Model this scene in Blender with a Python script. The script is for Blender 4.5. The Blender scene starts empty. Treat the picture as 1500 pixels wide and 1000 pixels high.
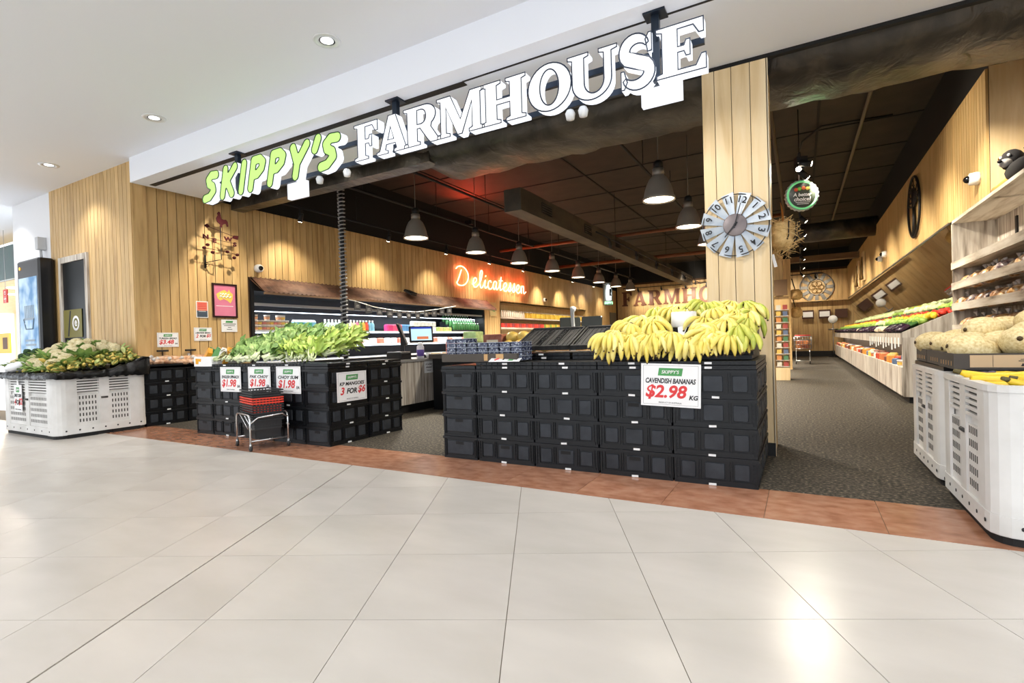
import bpy, math, random
import numpy as np
from mathutils import Vector, Matrix
random.seed(7)
PI = math.pi
D = bpy.data
SC = bpy.context.scene
COL = SC.collection

# ------------------------------------------------------------------ camera, world, exposure
def set_camera():
    f, yaw, pitch, roll = 754.05, 0.51188, -0.010278, -0.028817
    fwd = Vector((-math.sin(yaw), math.cos(yaw), 0)); right = Vector((math.cos(yaw), math.sin(yaw), 0)); up = Vector((0, 0, 1))
    f2 = fwd*math.cos(pitch) + up*math.sin(pitch); u2 = -fwd*math.sin(pitch) + up*math.cos(pitch)
    r3 = right*math.cos(roll) + u2*math.sin(roll); u3 = -right*math.sin(roll) + u2*math.cos(roll)
    cd = D.cameras.new('camera'); co = D.objects.new('camera', cd); COL.objects.link(co)
    m = Matrix(((r3.x, u3.x, -f2.x, 0), (r3.y, u3.y, -f2.y, 0), (r3.z, u3.z, -f2.z, 1.12), (0, 0, 0, 1)))
    co.matrix_world = m
    cd.sensor_width = 36; cd.lens = f/1500*36; cd.shift_y = 7.14/1500
    cd.clip_start = 0.05; cd.clip_end = 200
    SC.camera = co
set_camera()
SC.view_settings.view_transform = 'Standard'
SC.view_settings.look = 'None'
SC.view_settings.gamma = 1
SC.view_settings.use_curve_mapping = False
SC.view_settings.exposure = 0.7
w = D.worlds.new('world'); SC.world = w; w.use_nodes = True
w.node_tree.nodes['Background'].inputs[0].default_value = (0.88, 0.94, 1.0, 1)
w.node_tree.nodes['Background'].inputs[1].default_value = 1.6
MALL_W = 17        # watts of one mall downlight
PEND_W = 125        # watts of one pendant
SPOT_W = 200       # watts of one track spot

# ------------------------------------------------------------------ materials
def lin(c):
    return tuple(((x/255)/12.92 if x/255 <= .04045 else ((x/255+.055)/1.055)**2.4) for x in c)
MATS = {}
def new_mat(name):
    m = D.materials.new(name); m.use_nodes = True
    return m, m.node_tree, m.node_tree.nodes['Principled BSDF']
def mat(name, col, rough=.5, metal=0, emit=None, es=0, vary=0, spec=.5, trans=0, alpha=1):
    """plain material; vary>0 shifts brightness from object to object"""
    if name in MATS: return MATS[name]
    m, t, b = new_mat(name)
    c = lin(col) + (1,)
    b.inputs['Base Color'].default_value = c
    b.inputs['Roughness'].default_value = rough; b.inputs['Metallic'].default_value = metal
    b.inputs['Specular IOR Level'].default_value = spec
    if emit is not None:
        b.inputs['Emission Color'].default_value = lin(emit) + (1,); b.inputs['Emission Strength'].default_value = es
    if trans: b.inputs['Transmission Weight'].default_value = trans
    if alpha < 1: b.inputs['Alpha'].default_value = alpha
    if vary:
        oi = t.nodes.new('ShaderNodeObjectInfo'); mr = t.nodes.new('ShaderNodeMapRange')
        mr.inputs['To Min'].default_value = 1-vary; mr.inputs['To Max'].default_value = 1+vary
        hs = t.nodes.new('ShaderNodeHueSaturation'); hs.inputs['Color'].default_value = c
        t.links.new(oi.outputs['Random'], mr.inputs['Value']); t.links.new(mr.outputs[0], hs.inputs['Value'])
        t.links.new(hs.outputs[0], b.inputs['Base Color'])
    MATS[name] = m
    return m
def noise_mat(name, cols, scale=(1, 1, 1), nscale=4, detail=5, rough=.5, metal=0, bump=0, bscale=None, vary=0, stops=None, spec=.5, dist=0.0, coord='Object', rvar=0):
    """colour ramp over stretched noise, optional bump and object-to-object change"""
    if name in MATS: return MATS[name]
    m, t, b = new_mat(name)
    tc = t.nodes.new('ShaderNodeTexCoord'); mp = t.nodes.new('ShaderNodeMapping'); mp.inputs['Scale'].default_value = scale
    nz = t.nodes.new('ShaderNodeTexNoise'); nz.inputs['Scale'].default_value = nscale; nz.inputs['Detail'].default_value = detail
    nz.inputs['Distortion'].default_value = dist
    rp = t.nodes.new('ShaderNodeValToRGB')
    while len(rp.color_ramp.elements) < len(cols): rp.color_ramp.elements.new(.5)
    st = stops or [.3 + .4*i/(len(cols)-1) for i in range(len(cols))]
    for e, c, s in zip(rp.color_ramp.elements, cols, st): e.position = s; e.color = lin(c) + (1,)
    t.links.new(tc.outputs[coord], mp.inputs[0]); t.links.new(nz.outputs['Fac'], rp.inputs[0])
    if vary:
        oi = t.nodes.new('ShaderNodeObjectInfo'); va = t.nodes.new('ShaderNodeVectorMath'); va.operation = 'ADD'
        sc = t.nodes.new('ShaderNodeMath'); sc.operation = 'MULTIPLY'; sc.inputs[1].default_value = 37
        t.links.new(oi.outputs['Random'], sc.inputs[0]); t.links.new(mp.outputs[0], va.inputs[0]); t.links.new(sc.outputs[0], va.inputs[1])
        t.links.new(va.outputs[0], nz.inputs['Vector'])
        mr = t.nodes.new('ShaderNodeMapRange'); mr.inputs['To Min'].default_value = 1-vary; mr.inputs['To Max'].default_value = 1+vary
        hs = t.nodes.new('ShaderNodeHueSaturation')
        t.links.new(oi.outputs['Random'], mr.inputs['Value']); t.links.new(mr.outputs[0], hs.inputs['Value'])
        t.links.new(rp.outputs[0], hs.inputs['Color']); t.links.new(hs.outputs[0], b.inputs['Base Color'])
    else:
        t.links.new(mp.outputs[0], nz.inputs['Vector']); t.links.new(rp.outputs[0], b.inputs['Base Color'])
    b.inputs['Roughness'].default_value = rough; b.inputs['Metallic'].default_value = metal
    b.inputs['Specular IOR Level'].default_value = spec
    if bump:
        n2 = t.nodes.new('ShaderNodeTexNoise'); n2.inputs['Scale'].default_value = bscale or nscale*3; n2.inputs['Detail'].default_value = 4
        n2.inputs['Distortion'].default_value = dist
        bp = t.nodes.new('ShaderNodeBump'); bp.inputs['Strength'].default_value = bump; bp.inputs['Distance'].default_value = .05
        t.links.new(mp.outputs[0], n2.inputs['Vector']); t.links.new(n2.outputs['Fac'], bp.inputs['Height']); t.links.new(bp.outputs[0], b.inputs['Normal'])
    MATS[name] = m
    return m
def glow(name, col, s):
    m = mat(name, (4, 4, 4), .5, 0, col, s); return m

WOOD = noise_mat('pine_board', [(174, 138, 84), (206, 170, 112), (218, 186, 132)], (5, 5, .55), 1.6, 5, .5, vary=.09, stops=[.2, .5, .8], dist=1.0)
WOODD = noise_mat('pine_board_aged', [(160, 124, 76), (200, 165, 110), (214, 182, 130)], (5, 5, .5), 1.5, 5, .5, vary=.09, stops=[.2, .48, .8], dist=1.4)
WOODP = noise_mat('pale_pine_board', [(204, 174, 126), (220, 194, 150), (228, 206, 168)], (8, 8, .7), 1.4, 6, .5, vary=.05, stops=[.25, .5, .75], dist=.8)
WASH = noise_mat('whitewashed_timber', [(104, 92, 80), (178, 168, 156), (208, 202, 192)], (14, 14, 1.2), 1.3, 8, .65, stops=[.28, .46, .62], vary=.05)
WASHH = noise_mat('whitewashed_timber_lengthwise', [(118, 104, 88), (190, 178, 162), (214, 206, 194)], (10, 1.2, 10), 1.3, 8, .65, stops=[.26, .44, .6], vary=.05)
WHITE = mat('white_paint', (232, 233, 236), .7)
CEILM = mat('white_ceiling_paint', (238, 241, 248), .8)
BLACK = mat('black_paint', (14, 14, 16), .6)
SOOT = mat('dark_void_paint', (15, 14, 14), .8)
BPLAS = noise_mat('black_crate_plastic', [(7, 9, 13), (13, 16, 21)], (1, 1, 1), 9, 4, .42, vary=.12, spec=.35)
BPANEL = noise_mat('crate_panel_plastic', [(30, 34, 40), (46, 50, 56)], (1, 1, 1), 12, 5, .5, spec=.35, vary=.15, bump=.05)
BHOLE = mat('dark_opening', (6, 6, 7), .8)
WPLAS = noise_mat('white_bin_plastic', [(196, 194, 190), (222, 221, 219)], (1, 1, 1), 3, 4, .4)
LABELW = mat('white_label', (225, 226, 226), .6)
PAPER = mat('white_card', (238, 238, 238), .6)
RED = mat('red_print', (214, 56, 58), .6)
INK = mat('black_print', (26, 26, 30), .6)
GREEN = mat('green_print', (74, 150, 84), .6)
WPRINT = mat('white_print', (240, 240, 240), .6)
TILE = noise_mat('cream_floor_tile', [(190, 184, 175), (196, 190, 182), (202, 196, 188)], (1, 2.2, 1), 1.6, 8, .27, vary=.02, spec=.4)
GROUT = mat('grout', (120, 108, 92), .8)
GRAN = noise_mat('brown_granite_tile', [(148, 100, 74), (166, 117, 91), (178, 132, 106)], (1, 1.6, 1), 9, 8, .2, vary=.08)
ASPH = noise_mat('dark_speckled_vinyl', [(38, 36, 33), (66, 61, 54), (128, 117, 100)], (1, 1, 1), 42, 6, .7, bump=.15, bscale=80, spec=.2, stops=[.36, .52, .72])
DUCT = noise_mat('dark_duct_wrap', [(40, 37, 34), (66, 61, 54), (92, 84, 72)], (1.3, 1, 1), 2.2, 7, .36, bump=.7, bscale=3.4, dist=.6, metal=.15)
CONC = noise_mat('dark_painted_concrete', [(44, 38, 32), (60, 52, 42)], (1, 1, 1), 2, 5, .8)
STEEL = mat('brushed_steel', (190, 190, 192), .3, 1)
GREYM = mat('grey_metal', (122, 118, 112), .42, .7)
RUST = noise_mat('rusty_corrugated_iron', [(70, 46, 34), (104, 70, 50), (134, 100, 78)], (1, 1, 3), 3, 6, .6, vary=.04)
GLASSD = mat('dark_window_glass', (14, 17, 18), .3, spec=.15)
MIRROR = mat('mirror_glass', (205, 205, 200), .03, 1)

# ------------------------------------------------------------------ mesh helpers
class MB:
    def __init__(s): s.v = []; s.f = []; s.sm = []
    def _add(s, vs, fs, smooth=False):
        o = len(s.v); s.v.extend(vs)
        for f in fs: s.f.append(tuple(i+o for i in f)); s.sm.append(smooth)
        return s
    def box(s, x0, x1, y0, y1, z0, z1):
        return s._add([(x0, y0, z0), (x1, y0, z0), (x1, y1, z0), (x0, y1, z0), (x0, y0, z1), (x1, y0, z1), (x1, y1, z1), (x0, y1, z1)],
                      [(0, 3, 2, 1), (4, 5, 6, 7), (0, 1, 5, 4), (1, 2, 6, 5), (2, 3, 7, 6), (3, 0, 4, 7)])
    def cbox(s, x, y, z, w, d, h): return s.box(x-w/2, x+w/2, y-d/2, y+d/2, z-h/2, z+h/2)
    def bevbox(s, x0, x1, y0, y1, z0, z1, b):
        """box whose vertical edges are cut and whose top is drawn in"""
        p = [(x0+b, y0), (x1-b, y0), (x1, y0+b), (x1, y1-b), (x1-b, y1), (x0+b, y1), (x0, y1-b), (x0, y0+b)]
        cx, cy = (x0+x1)/2, (y0+y1)/2
        q = [(px-b*.7*(1 if px > cx else -1), py-b*.7*(1 if py > cy else -1)) for px, py in p]
        vs = [(a, c, z0) for a, c in p] + [(a, c, z1-b) for a, c in p] + [(a, c, z1) for a, c in q]
        fs = [tuple(range(7, -1, -1)), tuple(range(16, 24))]
        for k in (0, 8):
            for i in range(8): fs.append((k+i, k+(i+1) % 8, k+8+(i+1) % 8, k+8+i))
        return s._add(vs, fs)
    def prism(s, poly, z0, z1, flip=False):
        n = len(poly)
        vs = [(a, b, z0) for a, b in poly] + [(a, b, z1) for a, b in poly]
        fs = [tuple(range(n-1, -1, -1)), tuple(range(n, 2*n))] + [(i, (i+1) % n, n+(i+1) % n, n+i) for i in range(n)]
        return s._add(vs, fs)
    def tube(s, path, r, n=6, caps=True, smooth=True):
        P = [Vector(p) for p in path]; R = r if isinstance(r, (list, tuple)) else [r]*len(P)
        vs = []; up = None
        for i, p in enumerate(P):
            t = (P[min(i+1, len(P)-1)] - P[max(i-1, 0)])
            if t.length < 1e-9: t = Vector((0, 0, 1))
            t.normalize()
            if up is None: up = Vector((0, 0, 1)) if abs(t.z) < .9 else Vector((1, 0, 0))
            a = t.cross(up)
            if a.length < 1e-6: a = t.cross(Vector((1, 0.3, 0)))
            a.normalize(); b = t.cross(a); up = -b if b.dot(up) < 0 else b
            b = t.cross(a)
            for k in range(n):
                an = 2*PI*k/n; q = p + a*(R[i]*math.cos(an)) + b*(R[i]*math.sin(an)); vs.append(tuple(q))
        fs = []
        for i in range(len(P)-1):
            for k in range(n): fs.append((i*n+k, i*n+(k+1) % n, (i+1)*n+(k+1) % n, (i+1)*n+k))
        if caps: fs.append(tuple(range(n-1, -1, -1))); fs.append(tuple((len(P)-1)*n+k for k in range(n)))
        return s._add(vs, fs, smooth)
    def lathe(s, prof, n=16, c=(0, 0, 0), smooth=True, axis='z', caps=True):
        vs = []
        for r, z in prof:
            for k in range(n):
                an = 2*PI*k/n; x, y = r*math.cos(an), r*math.sin(an)
                vs.append((c[0]+x, c[1]+y, c[2]+z) if axis == 'z' else ((c[0]+x, c[1]-z, c[2]+y) if axis == 'y' else (c[0]+z, c[1]+x, c[2]+y)))
        fs = []
        for i in range(len(prof)-1):
            for k in range(n): fs.append((i*n+k, i*n+(k+1) % n, (i+1)*n+(k+1) % n, (i+1)*n+k))
        if caps and prof[0][0] > 1e-6: fs.append(tuple(range(n-1, -1, -1)))
        if caps and prof[-1][0] > 1e-6: fs.append(tuple((len(prof)-1)*n+k for k in range(n)))
        return s._add(vs, fs, smooth)
    def ball(s, c, r, n=10, m=6, bump=0, rnd=None):
        rx, ry, rz = r if isinstance(r, (tuple, list)) else (r, r, r)
        vs = [(c[0], c[1], c[2]-rz)]
        for i in range(1, m):
            th = -PI/2 + PI*i/m
            for k in range(n):
                an = 2*PI*k/n; q = 1 + (rnd.uniform(-bump, bump) if rnd else 0)
                vs.append((c[0]+rx*q*math.cos(th)*math.cos(an), c[1]+ry*q*math.cos(th)*math.sin(an), c[2]+rz*q*math.sin(th)))
        vs.append((c[0], c[1], c[2]+rz)); fs = []
        for k in range(n): fs.append((0, 1+(k+1) % n, 1+k))
        for i in range(m-2):
            for k in range(n): fs.append((1+i*n+k, 1+i*n+(k+1) % n, 1+(i+1)*n+(k+1) % n, 1+(i+1)*n+k))
        L = len(vs)-1
        for k in range(n): fs.append((L, 1+(m-2)*n+k, 1+(m-2)*n+(k+1) % n))
        return s._add(vs, fs, True)
    def leaf(s, base, d, up, L, W, curl=.3, n=4, wav=.0, rnd=None):
        """a curved pointed leaf from base along d"""
        d = Vector(d).normalized(); up = Vector(up); a = d.cross(up)
        if a.length < 1e-4: a = d.cross(Vector((1, .2, .1)))
        a.normalize(); up = a.cross(d).normalized(); b = Vector(base); vs = []; fs = []
        for i in range(n+1):
            t = i/n; wd = W*(.25 + math.sin(PI*min(1, t*1.02)**.8)*.75)*(1 if i < n else .15)
            c = b + d*(L*t) - up*(curl*L*t*t)
            wv = (rnd.uniform(-wav, wav)*L if rnd else 0)
            vs += [tuple(c - a*wd/2 + up*(wd*.22+wv)), tuple(c), tuple(c + a*wd/2 + up*(wd*.22-wv))]
        for i in range(n):
            k = i*3; fs += [(k, k+1, k+4, k+3), (k+1, k+2, k+5, k+4)]
        return s._add(vs, fs, True)
    def quad(s, a, b, c, d): return s._add([a, b, c, d], [(0, 1, 2, 3)])
    def mesh(s, name, m=None):
        me = D.meshes.new(name); me.from_pydata(s.v, [], s.f); me.update()
        if any(s.sm): me.polygons.foreach_set('use_smooth', s.sm)
        if m: me.materials.append(m)
        return me
    def build(s, name, m, parent=None, loc=None, rot=None):
        return put(name, s.mesh(name, m), parent, loc, rot)
def put(name, me, parent=None, loc=None, rot=None, scale=None):
    o = D.objects.new(name, me); COL.objects.link(o)
    if parent is not None: o.parent = parent
    if loc is not None: o.location = loc
    if rot is not None: o.rotation_euler = rot
    if scale is not None: o.scale = scale
    return o
def tag(o, label, cat, group=None):
    o['label'] = label; o['category'] = cat
    if group: o['group'] = group
    return o
def struct(o): o['kind'] = 'structure'; return o
def stuff(o): o['kind'] = 'stuff'; return o
def empty(name, loc=(0, 0, 0), rot=(0, 0, 0)):
    o = put(name, None, None, loc, rot); o.empty_display_size = .1; return o
def light(name, kind, loc, energy, col=(1, 1, 1), size=.1, target=None, angle=90, blend=.6):
    l = D.lights.new(name, kind); l.energy = energy; l.color = col
    if kind == 'AREA': l.shape = 'DISK'; l.size = size
    else: l.shadow_soft_size = size
    if kind == 'SPOT': l.spot_size = math.radians(angle); l.spot_blend = blend
    o = D.objects.new(name, l); COL.objects.link(o); o.location = loc
    if target is not None: o.rotation_euler = (Vector(target)-Vector(loc)).to_track_quat('-Z', 'Y').to_euler()
    return o
RF = (PI/2, 0, 0); RR = (PI/2, 0, PI/2); RL = (PI/2, 0, -PI/2)   # print facing the mall, facing +X, facing -X
TCACHE = {}
def text_mesh(s, size, m, bold=0, shear=0, width=None, ext=.0006):
    key = (s, size, m.name, bold, shear, width)
    if key in TCACHE: return TCACHE[key]
    cu = D.curves.new('lettering', 'FONT'); cu.body = s; cu.size = size; cu.align_x = 'CENTER'; cu.align_y = 'CENTER'
    cu.offset = bold*size; cu.shear = shear; cu.extrude = ext; cu.resolution_u = 3
    o = D.objects.new('lettering', cu); me = D.meshes.new_from_object(o); D.objects.remove(o)
    if len(me.vertices):
        co = np.empty(len(me.vertices)*3); me.vertices.foreach_get('co', co); co = co.reshape(-1, 3)
        x0, x1 = co[:, 0].min(), co[:, 0].max(); co[:, 0] -= (x0+x1)/2
        co[:, 1] -= (co[:, 1].min()+co[:, 1].max())/2
        if width: co[:, 0] *= width/(x1-x0)
        me.vertices.foreach_set('co', co.ravel()); me.update()
    me.materials.clear(); me.materials.append(m); TCACHE[key] = me
    return me
def text(s, size, m, parent, x, y, z=.004, bold=0, shear=0, width=None, name='lettering'):
    return put(name, text_mesh(s, size, m, bold, shear, width), parent, (x, y, z))
def curve_mesh(splines, ext, m, bevel=0, holes=True, smooth=False):
    """closed 2D outlines filled and extruded (bevel=0) or a line along them (bevel>0)"""
    cu = D.curves.new('outline', 'CURVE'); cu.dimensions = '2D' if not bevel else '3D'
    if not bevel: cu.fill_mode = 'BOTH'; cu.extrude = ext
    else: cu.bevel_depth = bevel; cu.bevel_resolution = 1
    for pts in splines:
        sp = cu.splines.new('POLY'); sp.points.add(len(pts)-1)
        for p, q in zip(sp.points, pts): p.co = (q[0], q[1], 0, 1)
        sp.use_cyclic_u = True
    o = D.objects.new('outline', cu); me = D.meshes.new_from_object(o); D.objects.remove(o)
    me.materials.clear(); me.materials.append(m)
    return me
GROOVE = mat('board_groove', (70, 46, 22), .8)
def ordinal(i):
    """0 -> first, 30 -> thirty-first"""
    ones = ['', 'first', 'second', 'third', 'fourth', 'fifth', 'sixth', 'seventh', 'eighth', 'ninth', 'tenth', 'eleventh', 'twelfth', 'thirteenth', 'fourteenth', 'fifteenth', 'sixteenth', 'seventeenth', 'eighteenth', 'nineteenth']
    n = i+1
    if n < 20: return ones[n]
    t, u = divmod(n, 10); tens = ['', '', 'twent', 'thirt', 'fort', 'fift', 'sixt', 'sevent', 'eight', 'ninet'][t]
    return tens+('y-'+ones[u] if u else 'ieth')
# ------------------------------------------------------------------ mall lamps (a regular grid of recessed downlights)
DL_TRIM = MB().lathe([(.075, -.004), (.1, -.012), (.125, -.008), (.13, 0), (.1, .004), (.075, -.004)], 24, caps=False).mesh('trim_ring', mat('downlight_trim', (225, 226, 228), .3, .3))
DL_CONE = MB().lathe([(.095, -.006), (.075, .0), (.055, .0)], 24, caps=False).mesh('reflector', STEEL)
DL_LENS = MB().lathe([(0.0, -.003), (.06, -.003), (.06, 0), (0, 0)], 20).mesh('lens', glow('downlight_lens', (255, 255, 252), 2))
def downlight(x, y, label=None):
    e = empty('downlight', (x, y, 4.03))
    put('trim_ring', DL_TRIM, e); put('reflector', DL_CONE, e); put('lens', DL_LENS, e)
    tag(e, label or 'round recessed downlight in the white mall ceiling out of the shop front row', 'downlight', 'mall ceiling downlights')
    if y > 3: light('downlight_lamp', 'SPOT', (x, y, 4.0), MALL_W*3.2, (1, .99, .975), .06, (x, y, 0), 112, .55)
    else: light('downlight_lamp', 'AREA', (x, y, 4.02), MALL_W, (1, .99, .975), .12)
for j, y in enumerate((3.48, .4, -2.7, -5.8, -8.9)):
    for i in range(-4, 6):
        x = -3.88 + 3.05*i - (.05 if i < 0 else 0)
        lab = None
        if j == 0:
            lab = {0: 'round recessed downlight nearest above the green letters', -1: 'round recessed downlight between the end wall and the lit sign', -2: 'round recessed downlight above the left timber wall'}.get(i)
        downlight(x, y, lab)

# ------------------------------------------------------------------ the setting
fl = MB().box(-32, 14, -12, 4.1, -.05, -.005).build('floor', GROUT); struct(fl)
def clip(poly, ymax):
    out = []
    for i in range(len(poly)):
        a, b = poly[i], poly[(i+1) % len(poly)]
        if a[1] <= ymax: out.append(a)
        if (a[1] <= ymax) != (b[1] <= ymax):
            t = (ymax-a[1])/(b[1]-a[1]); out.append((a[0]+t*(b[0]-a[0]), ymax))
    return out
th = math.radians(26.4); e1 = (math.cos(th), math.sin(th)); e2 = (-math.sin(th), math.cos(th))
T1, T2 = .622, .641; A0 = (-.5, 2.047); fill = MB(); nt = 0
cols = [(i, i+1, 0) for i in range(-3, 16)] + [(-3.6, -3, 1), (-4.2, -3.6, 2)] + [(-4.2-k-1, -4.2-k, 0) for k in range(28)]
for i0, i1, jt in cols:        # the movement joint sits between two narrow columns of cut tiles
    for j in range(-14, 16):
        g = .0016; gl = .005 if jt == 1 else g; gr = .005 if jt == 2 else g
        c = [(i0*T1+gl, j*T2+g), (i1*T1-gr, j*T2+g), (i1*T1-gr, (j+1)*T2-g), (i0*T1+gl, (j+1)*T2-g)]
        p = [(A0[0]+a*e1[0]+b*e2[0], A0[1]+a*e1[1]+b*e2[1]) for a, b in c]
        if max(q[0] for q in p) < -20 or min(q[0] for q in p) > 6 or max(q[1] for q in p) < -6: continue
        p = clip(p, 3.452)
        if len(p) < 3: continue
        cx = sum(q[0] for q in p)/len(p); cy = sum(q[1] for q in p)/len(p)
        if cy < .25 or cx < -13 or cx > 2.2:
            fill.prism(p, -.006, 0); continue
        b = MB().prism([(q[0]-cx, q[1]-cy) for q in p], -.006, 0)
        b.build('tile', TILE, fl, (cx, cy, 0)); nt += 1
o = fill.build('tile_paving', TILE, fl); stuff(o)
MB().box(-32, -20, -12, 3.452, -.005, 0).build('paving_far', TILE, fl); MB().box(6, 14, -12, 3.452, -.005, 0).build('paving_near', TILE, fl)
k = 0; x = -12.0
while x < 3.2:
    MB().box(x+.0015, x+.62-.0015, 3.454, 4.098, -.006, .001).build('granite_tile', GRAN, fl); x += .62
sf = MB().box(-9.8, 3.2, 4.1, 28.6, -.05, .0).build('floor', ASPH); struct(sf)
# mall ceiling, bulkhead over the shop front
ce = MB().box(-32, 14, -12, 3.98, 4.03, 4.3).box(-32, -8.72, 3.98, 5.3, 4.03, 4.3).build('ceiling', CEILM); struct(ce)
bk = MB().box(-8.72, 14, 3.98, 5.26, 3.66, 4.3).build('trim_1', CEILM); struct(bk)
MB().box(-8.6, -2.82, 4.19, 4.27, 3.652, 3.659).build('track_slot', BLACK, bk)
MB().box(-2.82, 14, 4.185, 4.205, 3.654, 3.659).build('track_slot', BLACK, bk)
struct(MB().box(-8.9, 14, 5.265, 5.32, 3.63, 5.1).build('trim_2', SOOT))
struct(MB().box(-9.8, 3.4, 5.2, 28.7, 5.0, 5.1).build('ceiling', CONC))
# end wall at the left: pier of narrow boards
pier = MB().box(-11.73, -8.9, 4.07, 4.26, 0, 4.03).build('wall_front', GROOVE); struct(pier)
n = 24; wd = (11.73-8.87)/n
for i in range(n):
    x0 = -11.73 + i*wd
    zs = [(0, 4.03)]
    if x0+wd > -11.33 and x0 < -10.32: zs = [(2.78, 4.03), (0, .9)]
    for z0, z1 in zs: MB().box(x0+.005, x0+wd-.005, 4.05, 4.07, z0, z1).build('plank', WOODD, pier)
MB().box(-8.87, -8.855, 4.06, 4.26, 0, 4.03).build('plank', WOODD, pier)
def wash_frame(o, x0, x1, z0, z1, y):
    t = .1
    for a, b, c, d in ((x0, x0+t, z0, z1), (x1-t, x1, z0, z1), (x0+t, x1-t, z1-t, z1), (x0+t, x1-t, z0, z0+t)):
        MB().box(a, b, y-.03, y+.02, c, d).build('window_frame', WASH, o)
win = MB().box(-11.27, -10.4, 4.045, 4.06, 1.0, 2.7).build('window_1', GLASSD); struct(win)
wash_frame(win, -11.37, -10.3, .9, 2.8, 4.05)
wp = MB().box(-.34, .34, -.24, .24, -.002, .002).build('poster', mat('painted_yellow_reflection', (112, 104, 26), .5), None, (-10.92, 4.036, 1.64), RF)  # yellow panel painted as the reflection of a sign opposite in the glass
tag(wp, 'painted reflection of a yellow sign with a ringed letter in the dark narrow window', 'poster')
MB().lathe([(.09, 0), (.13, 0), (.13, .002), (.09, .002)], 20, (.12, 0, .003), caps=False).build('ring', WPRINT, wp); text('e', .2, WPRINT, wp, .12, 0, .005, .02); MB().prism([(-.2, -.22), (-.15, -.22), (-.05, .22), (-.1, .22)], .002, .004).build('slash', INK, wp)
# white wall left of the pier
wl = MB().box(-13.42, -11.73, 4.06, 4.4, 0, 4.03).build('wall_end', WHITE); struct(wl)
# shop left wall of boards with two openings
lw = MB().box(-9.0, -8.925, 4.26, 28.2, 2.45, 3.72)
for y0, y1 in ((4.26, 5.99), (14.1, 15.1), (23.1, 28.2)): lw.box(-9.0, -8.925, y0, y1, 0, 2.45)
lw = lw.build('wall_left', GROOVE); struct(lw)
def open_z(y):
    return 2.45 if (5.95 < y < 14.08 or 15.08 < y < 23.1) else 0
y = 4.27; far = MB()
while y < 27.7:
    wy = random.choice((.15, .155, .16, .14)); z0 = open_z(y+wy/2)
    if y < 13: MB().box(-8.925, -8.9, y+.006, y+wy-.006, z0, 3.72).build('plank', WOODD, lw)
    else: far.box(-8.925, -8.9, y+.007, y+wy-.007, z0, 3.72)
    y += wy
stuff(far.build('plank_cladding', WOODD, lw))
MB().box(-8.9, -8.885, 4.262, 4.275, 0, 3.7).build('corner_trim', GREYM, lw)
struct(MB().box(-9.05, -8.96, 4.3, 28.3, 3.72, 5.05).build('wall_left_upper', SOOT))
# back wall and the step beside it
bw = MB().box(-9.0, 3.4, 28.03, 28.15, 0, 4.1).build('wall_back', GROOVE); struct(bw); bb = MB(); x = -8.9
while x < 2.0:
    bb.box(x+.004, x+.2-.004, 28.0, 28.03, 0 if x < -.7 else 2.6, 4.0); x += .2
stuff(bb.build('plank_cladding', WOODD, bw))
lowb = MB(); x = -.7
while x < 2.6: lowb.box(x+.004, x+.2-.004, 28.02, 28.035, .25, 2.6); x += .2
stuff(lowb.build('plank_cladding', WOODD, bw)); MB().box(-9, 2.6, 27.97, 28.0, 0, .25).build('skirting', BLACK, bw)
MB().box(-.8, 2.0, 27.7, 28.0, 2.56, 2.6).build('ledge', WOODD, bw)
struct(MB().box(-9.0, 3.4, 28.1, 28.2, 4.0, 5.05).build('wall_back_upper', SOOT))
door = MB().box(-8.92, -8.86, 26.6, 27.6, 0, 2.5).build('door_1', mat('grey_door', (120, 116, 110), .5)); struct(door)
# right wall: boarded upper wall over the mirror, set-back boards above the shelf unit
rw = MB().box(1.925, 2.02, 7.87, 28.1, 2.64, 4.1).build('wall_right', GROOVE); struct(rw); rb = MB(); y = 7.87
while y < 28:
    wy = .115
    if y < 9.6: MB().box(1.9, 1.925, y+.005, y+wy-.005, 2.64, 4.08).build('plank', WOOD, rw)
    else: rb.box(1.9, 1.925, y+.006, y+wy-.006, 2.64, 4.08)
    y += wy
stuff(rb.build('plank_cladding', WOOD, rw))
r2 = MB().box(2.47, 2.55, 4.3, 28.2, 0, 4.9).build('wall_right_rear', GROOVE); struct(r2); y = 4.4
while y < 9.8: MB().box(2.44, 2.47, y+.004, y+.3-.004, 0, 4.9).build('plank', WOODP, r2); y += .3
MB().box(1.93, 2.46, 7.86, 7.9, 2.6, 4.1).build('plank', WOODP, rw)
struct(MB().box(1.98, 2.1, 7.9, 28.2, 4.1, 5.05).build('wall_right_upper', SOOT))
mi = MB(); mi._add([(1.9, 9.6, 2.64), (1.9, 27.9, 2.64), (2.3, 27.9, 1.5), (2.3, 9.6, 1.5), (1.93, 9.6, 2.65), (1.93, 27.9, 2.65), (2.33, 27.9, 1.5), (2.33, 9.6, 1.5)],
                   [(0, 3, 2, 1), (4, 5, 6, 7), (0, 1, 5, 4), (3, 7, 6, 2), (0, 4, 7, 3), (1, 2, 6, 5)])
mo = mi.build('mirror', MIRROR); tag(mo, 'long tilted mirror above the right hand produce display', 'mirror')
MB().box(1.885, 1.91, 9.6, 27.9, 2.615, 2.645).build('mirror_frame', GREYM, mo)
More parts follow.
